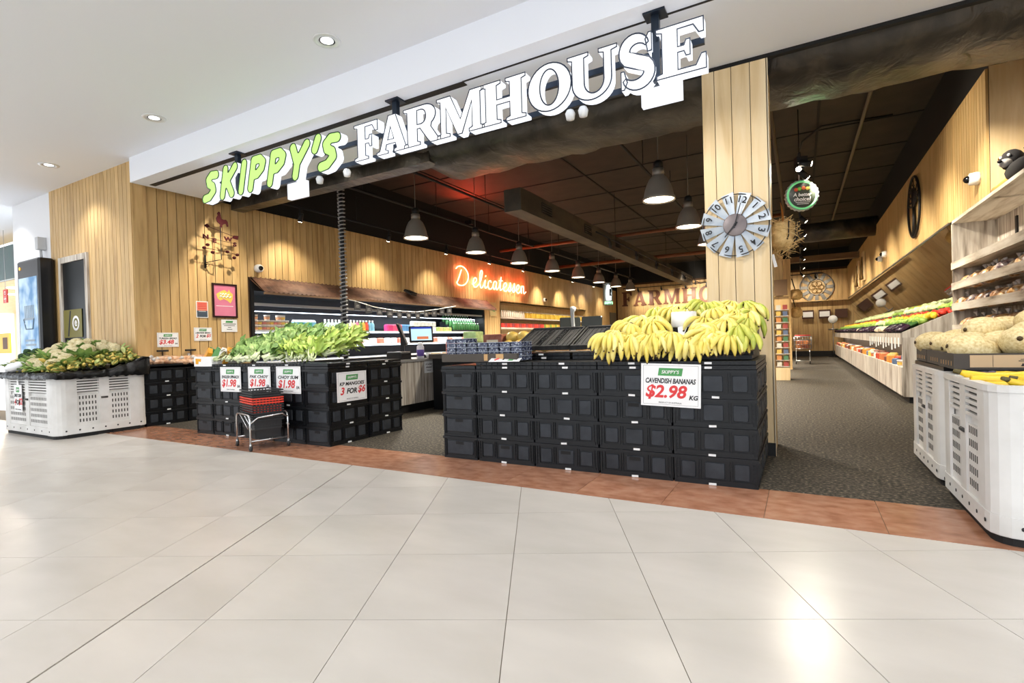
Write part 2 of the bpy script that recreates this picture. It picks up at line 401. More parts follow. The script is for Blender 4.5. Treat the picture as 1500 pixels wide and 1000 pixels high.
# pillar with four front boards
pl = MB().box(-.76, -.25, 5.28, 5.84, 0, 3.6).build('pillar', GROOVE); tag(pl, 'tall pale timber clad pillar carrying the big clock', 'pillar')
xs = (-.785, -.672, -.524, -.365, -.222)
for a, b in zip(xs, xs[1:]):
    MB().box(a+.003, b-.003, 5.255, 5.28, 0, 3.62).build('plank', WOODP, pl)
for a, b in ((5.283, 5.5), (5.5, 5.68), (5.68, 5.85)): MB().box(-.25, -.228, a+.002, b-.002, 0, 3.62).build('plank', WOOD, pl)
MB().box(-.232, -.216, 5.255, 5.285, 0, 3.62).build('corner_trim', mat('pale_trim', (206, 190, 160), .4), pl)
MB().box(-.79, -.22, 5.25, 5.26, 0.0, .12).build('kick_plate', BLACK, pl)

# far shop across the mall at the left edge
nb = MB().box(-30, -14.4, 9.0, 9.2, 0, 4.03).build('wall_neighbour', mat('warm_shop_wall', (214, 190, 150), .7)); struct(nb)
struct(MB().box(-30, -14.2, 5.0, 9.0, 2.95, 3.05).build('ceiling', WOOD))
fa = MB().box(-30, -14.0, 4.88, 4.98, 2.95, 3.75).build('shop_fascia', noise_mat('dark_green_tile', [(12, 52, 46), (30, 84, 74)], (1, 1, 1), 6, 3, .25)); tag(fa, 'dark green tiled fascia of the shop across the mall', 'fascia')
for i, (x, y) in enumerate(((-18.5, 5.6), (-20.5, 6.2), (-22.5, 7.0))):
    e = MB().lathe([(0, -.02), (.16, -.02), (.18, 0), (0, 0)], 16).build('ceiling_lamp', glow('warm_lens', (255, 236, 205), 8), None, (x, y, 2.95)); tag(e, ('round warm ceiling lamp just behind the green fascia', 'round warm ceiling lamp midway across the far shop', 'round warm ceiling lamp deepest in the far shop')[i], 'lamp')
    light('far_shop_lamp', 'AREA', (x, y, 2.9), 60, (1, .86, .68), .3)
ys = MB().box(-.5, .5, -.35, .35, -.02, .02).build('poster_board', mat('yellow_board', (226, 180, 50), .5), None, (-24.2, 7.0, 1.55), RF); tag(ys, 'yellow poster board in the shop across the mall', 'poster')
MB().box(-.12, .3, -.2, .2, .02, .024).build('print', mat('brown_print', (90, 56, 30), .6), ys)
MB().box(-.6, .6, -1.25, -.36, -.05, .05).build('stand', WHITE, ys)
ex = MB().box(-.2, .2, -.28, .28, -.02, .02).build('hanging_sign', mat('red_panel', (206, 60, 50), .5), None, (-16.1, 4.7, 2.5), RF); ex.scale = (.55, .55, .55); tag(ex, 'small red hanging sign beside the white wall', 'sign')
MB().lathe([(.05, 0), (.08, 0), (.08, .002), (.05, .002)], 14, (0, .13, .021), caps=False).build('print', WPRINT, ex); MB().box(-.1, .1, -.14, -.08, .021, .023).build('print', WPRINT, ex); MB().box(-.02, .02, -.28+.02, .0, .021, .023).build('print', WPRINT, ex)
MB().tube([(0, .28, 0), (0, 2.78, 0)], .01, 5).build('hanger', STEEL, ex)

# digital totem in front of the white wall
kx = empty('advertising_totem', (-11.95, 3.8, 0)); tag(kx, 'tall black advertising totem with a lit blue screen', 'totem')
MB().bevbox(-.5, .42, .0, .24, .04, 2.82, .03).build('housing', mat('totem_black', (16, 16, 18), .25), kx)
MB().box(-.46, .38, .02, .22, 0, .05).build('base', BLACK, kx)
scr = MB().box(-.42, .34, -.006, 0, .9, 2.5).build('screen', noise_mat('screen_dark', [(60, 110, 150), (150, 190, 220)], (1, 1, 1), 2, 3, .2), kx)
m, t, b = new_mat('screen_picture'); tc = t.nodes.new('ShaderNodeTexCoord'); nz = t.nodes.new('ShaderNodeTexNoise'); nz.inputs['Scale'].default_value = 3; rp = t.nodes.new('ShaderNodeValToRGB')
for e, c, s in zip(rp.color_ramp.elements, ((70, 130, 180), (190, 215, 235)), (.35, .62)): e.color = lin(c)+(1,); e.position = s
t.links.new(tc.outputs['Object'], nz.inputs[0]); t.links.new(nz.outputs[0], rp.inputs[0]); t.links.new(rp.outputs[0], b.inputs['Emission Color']); b.inputs['Emission Strength'].default_value = .75; b.inputs['Base Color'].default_value = (.02, .02, .02, 1)
scr.data.materials.clear(); scr.data.materials.append(m)
dk = mat('screen_grey', (60, 78, 92), .3, 0, (70, 90, 105), .4)
bm = MB()
for i in range(6): bm.box(-.2+.07*i, -.16+.07*i, -.009, -.006, 1.78, 2.0)
bm.box(-.24, .2, -.009, -.006, 1.74, 1.78); bm.tube([(-.24, -.008, 1.76), (-.15, -.008, 1.58), (.14, -.008, 1.58), (.2, -.008, 1.76)], .012, 5)
bm.build('screen_basket_picture', dk, kx)
bm = MB()
for z, a, b in ((1.36, -.2, .2), (1.28, -.2, .24), (1.16, -.1, .1)): bm.box(a, b, -.009, -.006, z, z+.035)
bm.build('screen_text_lines', dk, kx); MB().lathe([(0, 0), (.03, 0), (.03, .004), (0, .004)], 12, (-.36, -.005, 2.68), axis='y').build('logo', glow('amber_logo', (240, 170, 70), 1.5), kx)
sp = MB(); sp.box(-.06, .06, -.12, 0, 0, .22); sp.tube([(0, -.06, 0), (0, -.06, -.05), (.02, -.06, -.16)], .022, 6)
tag(sp.build('wall_speaker', mat('pale_grey', (196, 198, 200), .5), None, (-11.98, 4.055, 3.02)), 'small pale grey device on the white wall above the totem', 'device')
# ------------------------------------------------------------------ the lit sign: separate letters hung from a frame
def ell(cx, cy, rx, ry, a0=0, a1=360, n=28, end=True):
    return [(cx+rx*math.cos(math.radians(a0+(a1-a0)*i/n)), cy+ry*math.sin(math.radians(a0+(a1-a0)*i/n))) for i in range(n+(1 if end else 0))]
def stroke(pts, ws):
    L = []; R = []
    for i, p in enumerate(pts):
        a = pts[max(i-1, 0)]; b = pts[min(i+1, len(pts)-1)]; dx, dy = b[0]-a[0], b[1]-a[1]; l = math.hypot(dx, dy) or 1
        L.append((p[0]-dy/l*ws[i]/2, p[1]+dx/l*ws[i]/2)); R.append((p[0]+dy/l*ws[i]/2, p[1]-dx/l*ws[i]/2))
    return L + R[::-1]
SLAB = {   # outlines on a box of the letter's width and height 1
 'F': (.345, [[(0, 0), (.58, 0), (.58, .07), (.46, .1), (.46, .43), (.6, .43), (.65, .33), (.73, .33), (.73, .65), (.65, .65), (.6, .55), (.46, .55), (.46, .9), (.76, .9), (.88, .72), (.98, .72), (.98, 1), (0, 1), (0, .93), (.13, .9), (.13, .1), (0, .07)]]),
 'A': (.43, [[(0, 0), (.37, 0), (.37, .07), (.28, .1), (.32, .24), (.6, .24), (.64, .1), (.56, .07), (.56, 0), (1, 0), (1, .07), (.92, .1), (.62, 1), (.4, 1), (.1, .1), (0, .07)], [(.36, .35), (.56, .35), (.46, .7)]]),
 'R': (.45, [[(0, 0), (.46, 0), (.46, .07), (.38, .1), (.38, .42), (.46, .42), (.66, .1), (.74, 0), (1.02, 0), (1.02, .07), (.94, .1), (.76, .4)] + ell(.6, .72, .3, .28, -52, 90, 12) + [(0, 1), (0, .93), (.1, .9), (.1, .1), (0, .07)], [(.38, .53), (.5, .53)] + ell(.52, .715, .11, .175, -75, 75, 8) + [(.5, .9), (.38, .9)]]),
 'M': (.54, [[(0, 0), (.28, 0), (.28, .07), (.2, .1), (.2, .74), (.44, 0), (.54, 0), (.76, .74), (.76, .1), (.69, .07), (.69, 0), (1, 0), (1, .07), (.93, .1), (.93, .9), (1, .93), (1, 1), (.72, 1), (.51, .36), (.3, 1), (0, 1), (0, .93), (.08, .9), (.08, .1), (0, .07)]]),
 'H': (.46, [[(0, 0), (.44, 0), (.44, .07), (.35, .1), (.35, .44), (.65, .44), (.65, .1), (.56, .07), (.56, 0), (1, 0), (1, .07), (.91, .1), (.91, .9), (1, .93), (1, 1), (.56, 1), (.56, .93), (.65, .9), (.65, .56), (.35, .56), (.35, .9), (.44, .93), (.44, 1), (0, 1), (0, .93), (.09, .9), (.09, .1), (0, .07)]]),
 'O': (.41, [ell(.5, .5, .5, .53, 0, 360, 32, False), ell(.5, .5, .22, .4, 360, 0, 32, False)]),
 'U': (.43, [[(0, 1), (0, .93), (.09, .9), (.09, .36)] + ell(.49, .36, .4, .39, 180, 360, 16)[1:] + [(.89, .9), (1, .93), (1, 1), (.64, 1), (.64, .93), (.74, .9), (.74, .36)] + ell(.54, .36, .2, .26, 0, -180, 12)[1:] + [(.34, .9), (.43, .93), (.43, 1)]]),
 'S': (.31, None),
 'E': (.365, [[(0, 0), (1, 0), (1, .3), (.91, .3), (.8, .1), (.44, .1), (.44, .44), (.57, .44), (.61, .34), (.69, .34), (.69, .65), (.61, .65), (.57, .55), (.44, .55), (.44, .9), (.76, .9), (.87, .72), (.96, .72), (.96, 1), (0, 1), (0, .93), (.12, .9), (.12, .1), (0, .07)]])}
sp = ell(.5, .73, .3, .235, 20, 215, 14) + [(.5, .5)] + ell(.5, .26, .33, .235, 35, -160, 14)
ws = [.1+.2*math.sin(PI*i/(len(sp)-1))**.8 for i in range(len(sp))]
SLAB['S'] = (.31, [stroke(sp, ws)])
# a union with the two end serifs is kept simple: they are separate outlines that touch the stroke
SLAB['S'][1].append([(.8, .64), (.9, .64), (.9, 1.02), (.82, 1.02), (.74, .9)]); SLAB['S'][1].append([(.1, .36), (.18, .36), (.26, .12), (.18, -.02), (.1, -.02)])
SGN_W = glow('sign_face_white', (255, 255, 255), 1.0); SGN_S = glow('sign_return_white', (240, 246, 255), .95); SGN_G = glow('sign_face_green', (184, 236, 122), .86); EDGE = mat('sign_edge_line', (30, 44, 66), .5); EDGEG = mat('sign_edge_green', (20, 60, 24), .5)
def contour(strokes, r, step=.012):
    """closed outlines at distance r around polylines (marching squares on a distance grid)"""
    P = np.array([p for s in strokes for p in s]); x0, y0 = P.min(0)-r*1.6; x1, y1 = P.max(0)+r*1.6
    xs = np.arange(x0, x1, step); ys = np.arange(y0, y1, step); X, Y = np.meshgrid(xs, ys); F = np.full(X.shape, 9.)
    for s in strokes:
        for a, b in zip(s, s[1:]):
            ax, ay = a; dx, dy = b[0]-ax, b[1]-ay; l = dx*dx+dy*dy or 1e-9
            t = np.clip(((X-ax)*dx+(Y-ay)*dy)/l, 0, 1); F = np.minimum(F, np.hypot(X-ax-t*dx, Y-ay-t*dy))
    F = F-r; seg = {}
    def pt(i, j, k, l):
        a, b = F[j, i], F[l, k]; t = a/(a-b); return (i+(k-i)*t, j+(l-j)*t)
    for j in range(F.shape[0]-1):
        for i in range(F.shape[1]-1):
            c = [F[j, i] < 0, F[j, i+1] < 0, F[j+1, i+1] < 0, F[j+1, i] < 0]
            if all(c) or not any(c): continue
            E = {0: ('h', i, j), 1: ('v', i+1, j), 2: ('h', i, j+1), 3: ('v', i, j)}
            cr = [k for k in range(4) if c[k] != c[(k+1) % 4]]
            if len(cr) == 2: prs = [cr]
            else: prs = [(0, 1), (2, 3)] if c[1] else [(0, 3), (1, 2)]
            for a, b in prs: seg.setdefault(E[a], []).append(E[b]); seg.setdefault(E[b], []).append(E[a])
    def pos(e):
        k, i, j = e; q = pt(i, j, i+1, j) if k == 'h' else pt(i, j, i, j+1); return (x0+q[0]*step, y0+q[1]*step)
    loops = []; used = set()
    for st in seg:
        if st in used: continue
        lp = [st]; used.add(st); cur = st
        while True:
            nx = [e for e in seg[cur] if e not in used]
            if not nx: break
            cur = nx[0]; used.add(cur); lp.append(cur)
        if len(lp) > 6: loops.append([pos(e) for e in lp][::2])
    return loops
sg = empty('sign_gantry', (0, 0, 0)); tag(sg, 'navy steel posts and rails holding the lit shop sign under the bulkhead', 'sign frame')
NAVY = mat('navy_steel', (38, 48, 62), .35, .6)
for x in (-6.34, -3.64, -.95):
    p = MB().box(x-.03, x+.03, 4.125, 4.175, 3.13, 3.66).build('post', NAVY, sg); MB().box(x-.085, x+.085, 4.08, 4.22, 3.645, 3.66).build('flange', NAVY, p)
for z in (3.16, 3.38): MB().box(-7.0, -.6, 4.2, 4.235, z-.025, z+.025).build('rail', NAVY, sg)
def sign_letter(ch, outl, x, z0, face, edge, which, yf=4.09):
    e = empty('sign_letter', (x, yf, z0), RF); tag(e, which, 'sign letter')
    put('return', curve_mesh(outl, .05, SGN_S), e, (0, 0, -.052)); put('face', curve_mesh(outl, .001, face), e)
    put('outline', curve_mesh(outl, 0, edge, .0065), e, (0, 0, .002))
words = 'FARMHOUSE'; X = [-4.185, -3.865, -3.487, -3.065, -2.545, -2.06, -1.68, -1.25, -.937]
for i, (ch, x) in enumerate(zip(words, X)):
    wd, ol = SLAB[ch]; ol = [[(a*wd, b*.385) for a, b in s] for s in ol]
    sign_letter(ch, ol, x, 3.112, SGN_W, EDGE, f'glowing white serif letter {ch}, {ordinal(i)} letter of the large white word')
h = .33; r = .056; sh = .26
def It(pts): return [(a + b*sh, b) for a, b in pts]
SS = [It([(.0+.02, .02), (.12, .03), (.2, .1), (.17, .16), (.08, .2), (.05, .26), (.11, .31), (.22, .3)])]
SK = {'S': SS, 'K': [It([(.0, 0), (0, h)]), It([(.02, .13), (.2, h)]), It([(.07, .17), (.2, 0)])], 'I': [It([(0, 0), (0, h)])],
      'P': [It([(0, 0), (0, h), (.12, h), (.19, .28), (.18, .21), (.1, .15), (.0, .15)])], 'Y': [It([(.11, 0), (.11, .14), (0, h)]), It([(.11, .14), (.24, h)])], "'": [It([(.0, .22), (.03, h)])]}
for i, (ch, x) in enumerate(zip("SKIPPY'S", (-7.02, -6.6, -6.205, -6.01, -5.63, -5.27, -4.87, -4.745))):
    lp = contour(SK[ch], r); nm = 'apostrophe' if ch == "'" else f'letter {ch}'
    sign_letter(ch, lp, x, 3.14 if ch != "'" else 3.16, SGN_G, EDGEG, f'glowing light green rounded {nm}, {ordinal(i)} character of the green word')
# white junction boxes and floodlights under the sign rail
for x, z, lab in ((-5.34, 3.02, 'white illuminated box hanging under the green letters'), (-.94, 3.07, 'white illuminated box hanging under the last white letters')):
    o = MB().box(-.16, .16, -.03, .03, -.07, .12).build('exit_box', glow('lit_white_panel', (236, 240, 248), .8), None, (x, 4.266, z)); tag(o, lab, 'light box')
    MB().box(-.17, .17, -.035, .035, .12, .135).build('box_rim', GREYM, o)
for x, lab in ((-4.9, 'small white floodlight under the apostrophe of the sign'), (-4.45, 'small white floodlight under the end of the green word'), (-1.72, 'left of two small floodlights under the middle of the white word'), (-1.6, 'right of two small floodlights under the middle of the white word')):
    o = MB().lathe([(0, -.06), (.035, -.05), (.045, 0), (.03, .03), (0, .035)], 12).build('floodlight', mat('lamp_white', (226, 228, 230), .4), None, (x, 4.22, 3.09)); tag(o, lab, 'floodlight')
    tg, wt = {-4.9: ((-6.6, 4.3, 1.1), 60), -4.45: ((-5.2, 4.3, 1.1), 60), -1.72: ((-1.0, 4.35, 1.1), 60), -1.6: ((-.5, 5.26, 2.2), 45)}[x]
    light('floodlight_bulb', 'SPOT', (x+(tg[0]-x)*.06, 4.25, 3.0), wt, (1, .95, .88), .04, tg, 85, 1)

# ------------------------------------------------------------------ ducts, pipes and rods under the dark ceiling
d1 = MB(); prof = [(5.62, 4.6), (5.62, 3.9), (5.68, 3.68), (5.86, 3.6), (6.5, 3.6), (6.72, 3.68), (6.78, 3.9), (6.78, 4.6)]
xs = [-4.6+.1705*i for i in range(42)]; rr = random.Random(3); vs = []; fs = []
for i, x in enumerate(xs):
    q = .035 if i % 7 == 0 else 0
    for a, b in prof: vs.append((x, a+rr.uniform(-.02, .02), b+rr.uniform(-.02, .02)+q*(1 if b < 3.8 else 0)))
for i in range(len(xs)-1):
    for k in range(7): fs.append((i*8+k, i*8+k+1, (i+1)*8+k+1, (i+1)*8+k))
fs.append(tuple(range(7, -1, -1))); d1._add(vs, fs, True)
d1o = d1.build('air_duct', DUCT); tag(d1o, 'large dark wrapped air duct running across behind the sign', 'duct')
struct(MB().box(-8.9, -4.4, 5.66, 5.9, 3.62, 4.6).build('trim_3', DUCT))
d2 = MB().box(-4.97, -4.6, 8.7, 26.5, 3.62, 4.05).build('air_duct', noise_mat('duct_board', [(58, 52, 46), (92, 82, 68)], (1, .4, 1), 3, 4, .6)); tag(d2, 'long boxed air duct running to the back of the shop between the pendant rows', 'duct')
for i in range(7):
    g = MB().box(-4.605, -4.592, 9.6+i*2.4, 10.1+i*2.4, 3.74, 3.96).build('grille', mat('duct_grille', (24, 24, 26), .5), d2)
    if i < 2:
        for k in range(4): MB().box(-4.595, -4.588, 9.62+i*2.4, 10.08+i*2.4, 3.77+k*.05, 3.785+k*.05).build('slat', GREYM, g)
ad = MB().tube([(-.35, 17.9, 4.1), (1.95, 17.9, 4.1)], .28, 14).build('air_duct', DUCT); tag(ad, 'round dark duct crossing high over the right aisle', 'duct')
ad = MB().box(-.35, 1.95, 22.4, 22.8, 3.8, 4.0).build('cross_beam', noise_mat('beam_brown', [(94, 70, 44), (124, 96, 62)], (.5, 3, 3), 3, 4, .6)); tag(ad, 'brown beam crossing over the far end of the right aisle', 'beam')
def pipe(a, b, r, label, m=None, grp=None, cat='pipe'):
    P = Vector(a); Q = Vector(b); c = (P+Q)/2
    o = MB().tube([tuple(P-c), tuple(Q-c)], r, 6).build('pipe', m or mat('dark_pipe', (46, 42, 40), .5, .3), None, tuple(c)); tag(o, label, cat, grp); return o
pipe((-6.2, 6.9, 4.3), (-6.2, 27, 4.3), .025, 'thin dark pipe over the left pendant row')
pipe((-7.6, 6.9, 4.2), (-7.6, 27, 4.2), .03, 'thin dark pipe nearest the left boarded wall')
pipe((-2.6, 7.0, 4.4), (-2.6, 27, 4.4), .025, 'thin dark pipe over the right pendant row')
pipe((1.05, 7.1, 4.9), (1.0, 22, 4.9), .03, 'pale straight pipe high over the right aisle', mat('pale_pipe', (110, 100, 82), .5))
pipe((-8.9, 15.2, 4.2), (-.4, 15.2, 4.2), .05, 'orange brown pipe crossing the shop ceiling', mat('orange_pipe', (120, 66, 34), .5))
pipe((-8.9, 19.5, 4.1), (-.4, 19.5, 4.1), .07, 'thick brown pipe crossing deep in the shop', mat('orange_pipe', (120, 66, 34), .5))
pipe((-.35, 9.0, 4.6), (-.35, 26, 4.6), .035, 'brown pipe beside the pillar over the aisle', mat('brown_pipe', (88, 74, 56), .5))
jn = MB(); xs = [-8.6, -6.9, -5.2, -3.5, -1.8, -.1, 1.5]
for y in (8.2, 9.9, 11.6, 13.3, 15.0, 16.7, 18.4, 20.1, 21.8, 23.5): jn.box(-9, 2, y-.02, y+.02, 4.985, 5.0)
for x in (-7.4, -4.4, -1.4, .35): jn.box(x-.02, x+.02, 5.4, 28, 4.98, 5.0)
struct(jn.build('trim_4', mat('ceiling_joint', (16, 15, 14), .8)))
rods = [(x, y) for x in (-7.6, -6.2, -2.6, -.35) for y in (7.6, 10, 12.4, 14.8, 17.2) if not (x == -.35 and y < 9)]
for x, y in rods:
    zb = {-7.6: 4.2, -6.2: 4.3, -2.6: 4.4, -.35: 4.6}[x]
    o = MB().tube([(0, 0, 0), (0, 0, 5.0-zb)], .009, 5).build('hanger_rod', mat('dark_rod', (34, 32, 32), .5, .3), None, (x, y, zb)); tag(o, 'thin hanger rod holding up a ceiling pipe in the shop', 'rod', 'ceiling hanger rods')
cb = MB()
pts = [(.4, 11.2, 4.93), (.1, 11.8, 4.9), (-.02, 13, 4.88), (-.05, 15, 4.85), (.1, 17, 4.8)]
cb.tube(pts, .02, 5); cb.tube([(.4, 11.2, 4.93), (1.5, 11.4, 4.95)], .018, 5)
tag(cb.build('loose_cable', mat('black_cable', (12, 12, 12), .6)), 'loose black cable looping under the ceiling over the right aisle', 'cable')

# ------------------------------------------------------------------ pendants
SHADE = MB().lathe([(.03, .48), (.085, .48), (.09, .4), (.08, .39), (.1, .36), (.14, .32), (.175, .25), (.205, .16), (.225, .06), (.245, .03), (.245, .0), (.238, .0), (.22, .04), (.195, .16), (.16, .25), (.07, .36)], 24).mesh('shade', mat('pendant_grey', (150, 142, 132), .4, .3))
CAP = MB().lathe([(0, .6), (.05, .6), (.075, .57), (.075, .48), (0, .48)], 16).mesh('cap', BLACK)
LENS = MB().lathe([(0, .025), (.222, .025), (.222, .018), (0, .018)], 24).mesh('diffuser', glow('pendant_lens', (255, 236, 205), 6))
CORD = MB().tube([(0, 0, .6), (0, 0, 1.78)], .008, 5).mesh('cord', mat('pale_cord', (120, 116, 110), .5))
def pendant(x, y, z, label):
    e = empty('pendant_lamp', (x, y, z)); tag(e, label, 'pendant lamp', 'industrial pendants')
    put('shade', SHADE, e); put('cap', CAP, e); put('diffuser', LENS, e); put('cord', CORD, e, scale=(1, 1, (5.0-z)/1.78))
    l = light('pendant_bulb', 'AREA', (x, y, z+.012), PEND_W, (1, .91, .76), .4); l.data.spread = math.radians(130)
for i in range(8): pendant(-6.6-.03*i, 8.0+i*2.2, 3.2+.015*i, f'grey metal pendant lamp, {ordinal(i)} from the front in the left row')
for i in range(7): pendant(-1.85, 8.0+i*2.4, 3.2+.02*i, f'grey metal pendant lamp, {ordinal(i)} from the front in the row beside the pillar')

# ------------------------------------------------------------------ track spots
TB = MB().tube([(0, 0, 0), (0, 0, -.16)], .045, 10).mesh('lamp_head', BLACK)
TG = MB().lathe([(0, 0), (.036, 0), (.036, -.004), (0, -.004)], 12, (0, 0, -.161)).mesh('lens', glow('spot_lens', (255, 240, 214), 30))
TS = MB().box(-.02, .02, -.03, .03, 0, .1).mesh('bracket', BLACK)
def track_spot(p, target, label, watts=None, ang=75, grp='black track spotlights', bright=True):
    e = empty('track_spotlight', p); tag(e, label, 'spotlight', grp); put('bracket', TS, e)
    d = (Vector(target)-Vector(p)).to_track_quat('-Z', 'Y').to_euler()
    b = put('lamp_head', TB, e, rot=d); put('lens', TG, b)
    q = Vector(p) + (Vector(target)-Vector(p)).normalized()*.18
    light('spot_bulb', 'SPOT', q, watts or SPOT_W, (1, .9, .73), .03, target, ang, 1)
def rail(a, b, label):
    o = MB().tube([a, b], .02, 4).build('lighting_track', BLACK); tag(o, label, 'lighting track')
    for t in (.1, .5, .9):
        p = [a[i]+(b[i]-a[i])*t for i in range(3)]; MB().tube([tuple(p), (p[0], p[1], 5.0)], .008, 4).build('hanger', BLACK, o)
    return o
rail((-8.2, 6, 3.75), (-8.2, 26, 3.75), 'black lighting track along the left boarded wall')
for i, y in enumerate((6.6, 9.0, 11.2, 13.4, 15.6, 17.8, 20.0, 22.5, 25)):
    track_spot((-8.2, y, 3.65), (-8.95, y+.2, 1.9 if i not in (2, 3) else 1.5), f'added unseen track spotlight, {ordinal(i)} from the front along the left wall', 75, 95)
rail((.03, 8.6, 3.72), (.03, 26, 3.72), 'black lighting track down the middle of the right aisle')
for i, y in enumerate((9.2, 11, 12.8, 14.6, 17, 19.4, 22, 25)):
    track_spot((.03, y, 3.62), (1.8, y+.6, 1.9), f'added unseen track spotlight, {ordinal(i)} from the front over the right aisle', 300, 90)
rail((-4.3, 12, 3.72), (-4.3, 27, 3.72), 'black lighting track beside the long boxed duct')
for i, y in enumerate((13, 15.5, 18, 20.5, 23, 25.5)):
    track_spot((-4.3, y, 3.62), (-4.6, y+2.5 if i < 4 else 28, 1.0 if i < 4 else 3.0), f'added unseen track spotlight, {ordinal(i)} from the front beside the boxed duct', 200, 85)
rail((-8.2, 26.8, 3.72), (-3.2, 26.8, 3.72), 'black lighting track in front of the back wall lettering')
for i, x in enumerate((-7.4, -6.2, -5.0, -4.0)):
    track_spot((x, 26.8, 3.62), (x, 28, 2.9), f'added unseen track spotlight, {ordinal(i)} from the left before the back wall lettering', 90, 80)
rail((-.7, 26.3, 3.7), (.9, 26.3, 3.7), 'short lighting track before the far aisle wall')
for i, x in enumerate((-.5, .6)): track_spot((x, 26.3, 3.6), (x+.4, 28, 2.6), ('left', 'right')[i]+' spotlight before the far aisle wall', 70, 90)
# added spots, out of view behind the bulkhead, that brighten the front stands
rail((-8.4, 5.44, 4.05), (-.9, 5.44, 4.05), 'added black lighting track out of view behind the bulkhead')
for i, (x, t) in enumerate(((-7.6, (-8.88, 4.9, 2.0)), (-6.2, (-6.0, 4.4, .9)), (-4.9, (-4.9, 4.6, .9)), (-2.4, (-2.2, 4.4, .9)), (-1.2, (-.9, 4.3, 1.1)))):
    track_spot((x, 5.44, 3.95), t, f'added unseen track spotlight, {ordinal(i)} from the left behind the bulkhead', (180 if i == 0 else 110), 85)
rail((1.1, 5.45, 4.05), (1.75, 5.45, 4.05), 'short lighting track above the right hand bins')
track_spot((1.3, 5.45, 3.95), (1.5, 4.6, .9), 'black track spotlight above the melons', 90, 70)
rail((.4, 6.95, 4.05), (1.8, 6.95, 4.05), 'short lighting track behind the duct by the shelf unit')
track_spot((.9, 6.95, 3.95), (2.1, 8.0, 1.8), 'black track spotlight aimed at the bagged nuts', 260, 80)
track_spot((.03, 8.75, 3.62), (1.9, 8.7, 3.1), 'added black track spotlight brightening the boards by the nut shelves', 75, 110)  # extra spot put in to brighten the right wall boards
track_spot((.03, 8.95, 3.62), (-.25, 5.6, 1.9), 'added black track spotlight brightening the straw basket', 120, 50)  # extra spot put in to brighten the basket and pillar side
rf = MB().box(-.1, .1, -.06, .06, -.05, .05).build('added_red_flood', BLACK, None, (-7.6, 11.4, 4.28)); tag(rf, 'small lamp added for the red ceiling glow, clamped on the pipe nearest the left wall', 'floodlight')
light('added_red_flood_bulb', 'SPOT', (-7.6, 11.4, 4.34), 95, (1, .07, .03), .05, (-7.3, 11.2, 5.0), 155, .6)  # added lamp that throws the neon's red glow onto the ceiling
# ------------------------------------------------------------------ crates
CH = .216
def crate_meshes():
    b = MB(); h = CH
    b.box(-.288, .288, -.188, .188, .004, h-.012)
    for z0, z1, o in ((h-.026, h-.002, .3), (.0, .022, .292)):
        q = o-.1
        b.box(-o, o, -q, -q+.016, z0, z1); b.box(-o, o, q-.016, q, z0, z1); b.box(-o, -o+.016, -q+.016, q-.016, z0, z1); b.box(o-.016, o, -q+.016, q-.016, z0, z1)
    for s in (-1, 1):
        for x in (-.28, -.255, -.118, -.1, .1, .118, .255, .28): b.box(x-.004, x+.004, s*.192-.004, s*.192+.004, .022, h-.026)
        for c, wd in ((-.267, .03), (-.109, .03), (.109, .03), (.267, .03)):
            for k in range(5): b.box(c-wd/2, c+wd/2, s*.191-.003, s*.191+.003, .045+k*.03, .05+k*.03)
        b.box(-.27, .27, s*.193-.004, s*.193+.004, .022, .042)
        for y in (-.18, -.165, .165, .18): b.box(s*.292-.004, s*.292+.004, y-.004, y+.004, .022, h-.026)
        for k in range(5):
            for y in (-.172, .172): b.box(s*.291-.003, s*.291+.003, y-.012, y+.012, .045+k*.03, .05+k*.03)
    body = b.mesh('crate', BPLAS)
    pn = MB().bevbox(-.052, .052, -.06, .06, 0, .01, .006).mesh('panel', BPANEL)
    pm = MB().bevbox(-.07, .07, -.06, .06, 0, .011, .006).mesh('panel', BPANEL)
    en = MB().bevbox(-.15, .15, -.068, .062, 0, .012, .008).mesh('end_panel', BPANEL)
    ho = MB().box(-.045, .045, -.014, .014, 0, .0135).mesh('handle_opening', BHOLE)
    lb = MB().box(-.026, .026, -.008, .008, 0, .004).mesh('label_sticker', LABELW)
    return body, pn, pm, en, ho, lb
CR = crate_meshes()
def crate(x, y, z, rz, label, grp, face=True, end=False, handle=False, sticker=True, end2=False):
    """centre of the base at x, y, z; rz 0: long face to the mall, 90: short end to the mall and long face to +X"""
    o = put('crate', CR[0], None, (x, y, z), (0, 0, math.radians(rz))); tag(o, label, 'crate', grp)
    if face:
        for px, me in ((-.187, CR[1]), (0, CR[2]), (.187, CR[1])): put('panel', me, o, (px, -.188, .112), RF)
        if handle: put('handle_opening', CR[4], o, (0, -.188, .15), RF)
        if sticker: put('label_sticker', CR[5], o, (random.uniform(-.02, .02), -.2, .012), (PI/2, random.uniform(-.06, .06), 0))
    if end: put('end_panel', CR[3], o, (-.288, 0, .112), RL); put('handle_opening', CR[4], o, (-.288, 0, .155), RL)
    if end2: put('end_panel', CR[3], o, (.288, 0, .112), RR); put('handle_opening', CR[4], o, (.288, 0, .155), RR)
    return o
FOLD = MB()
FOLD.box(-.295, .295, -.195, .195, .002, .03)
for s in (-1, 1):
    for k in range(9): FOLD.box(-.27+k*.06, -.24+k*.06, s*.197-.003, s*.197+.003, .008, .026)
FOLD = FOLD.mesh('folded_crate', BPLAS)
def folded(x, y, z, rz, label, grp, rx=0):
    o = put('folded_crate', FOLD, None, (x, y, z), (rx, 0, math.radians(rz))); tag(o, label, 'folded crate', grp)
    put('label_sticker', CR[5], o, (random.uniform(-.03, .03), -.197, .016), RF); return o
ROW = ['bottom row', 'second row up', 'third row up', 'top row']
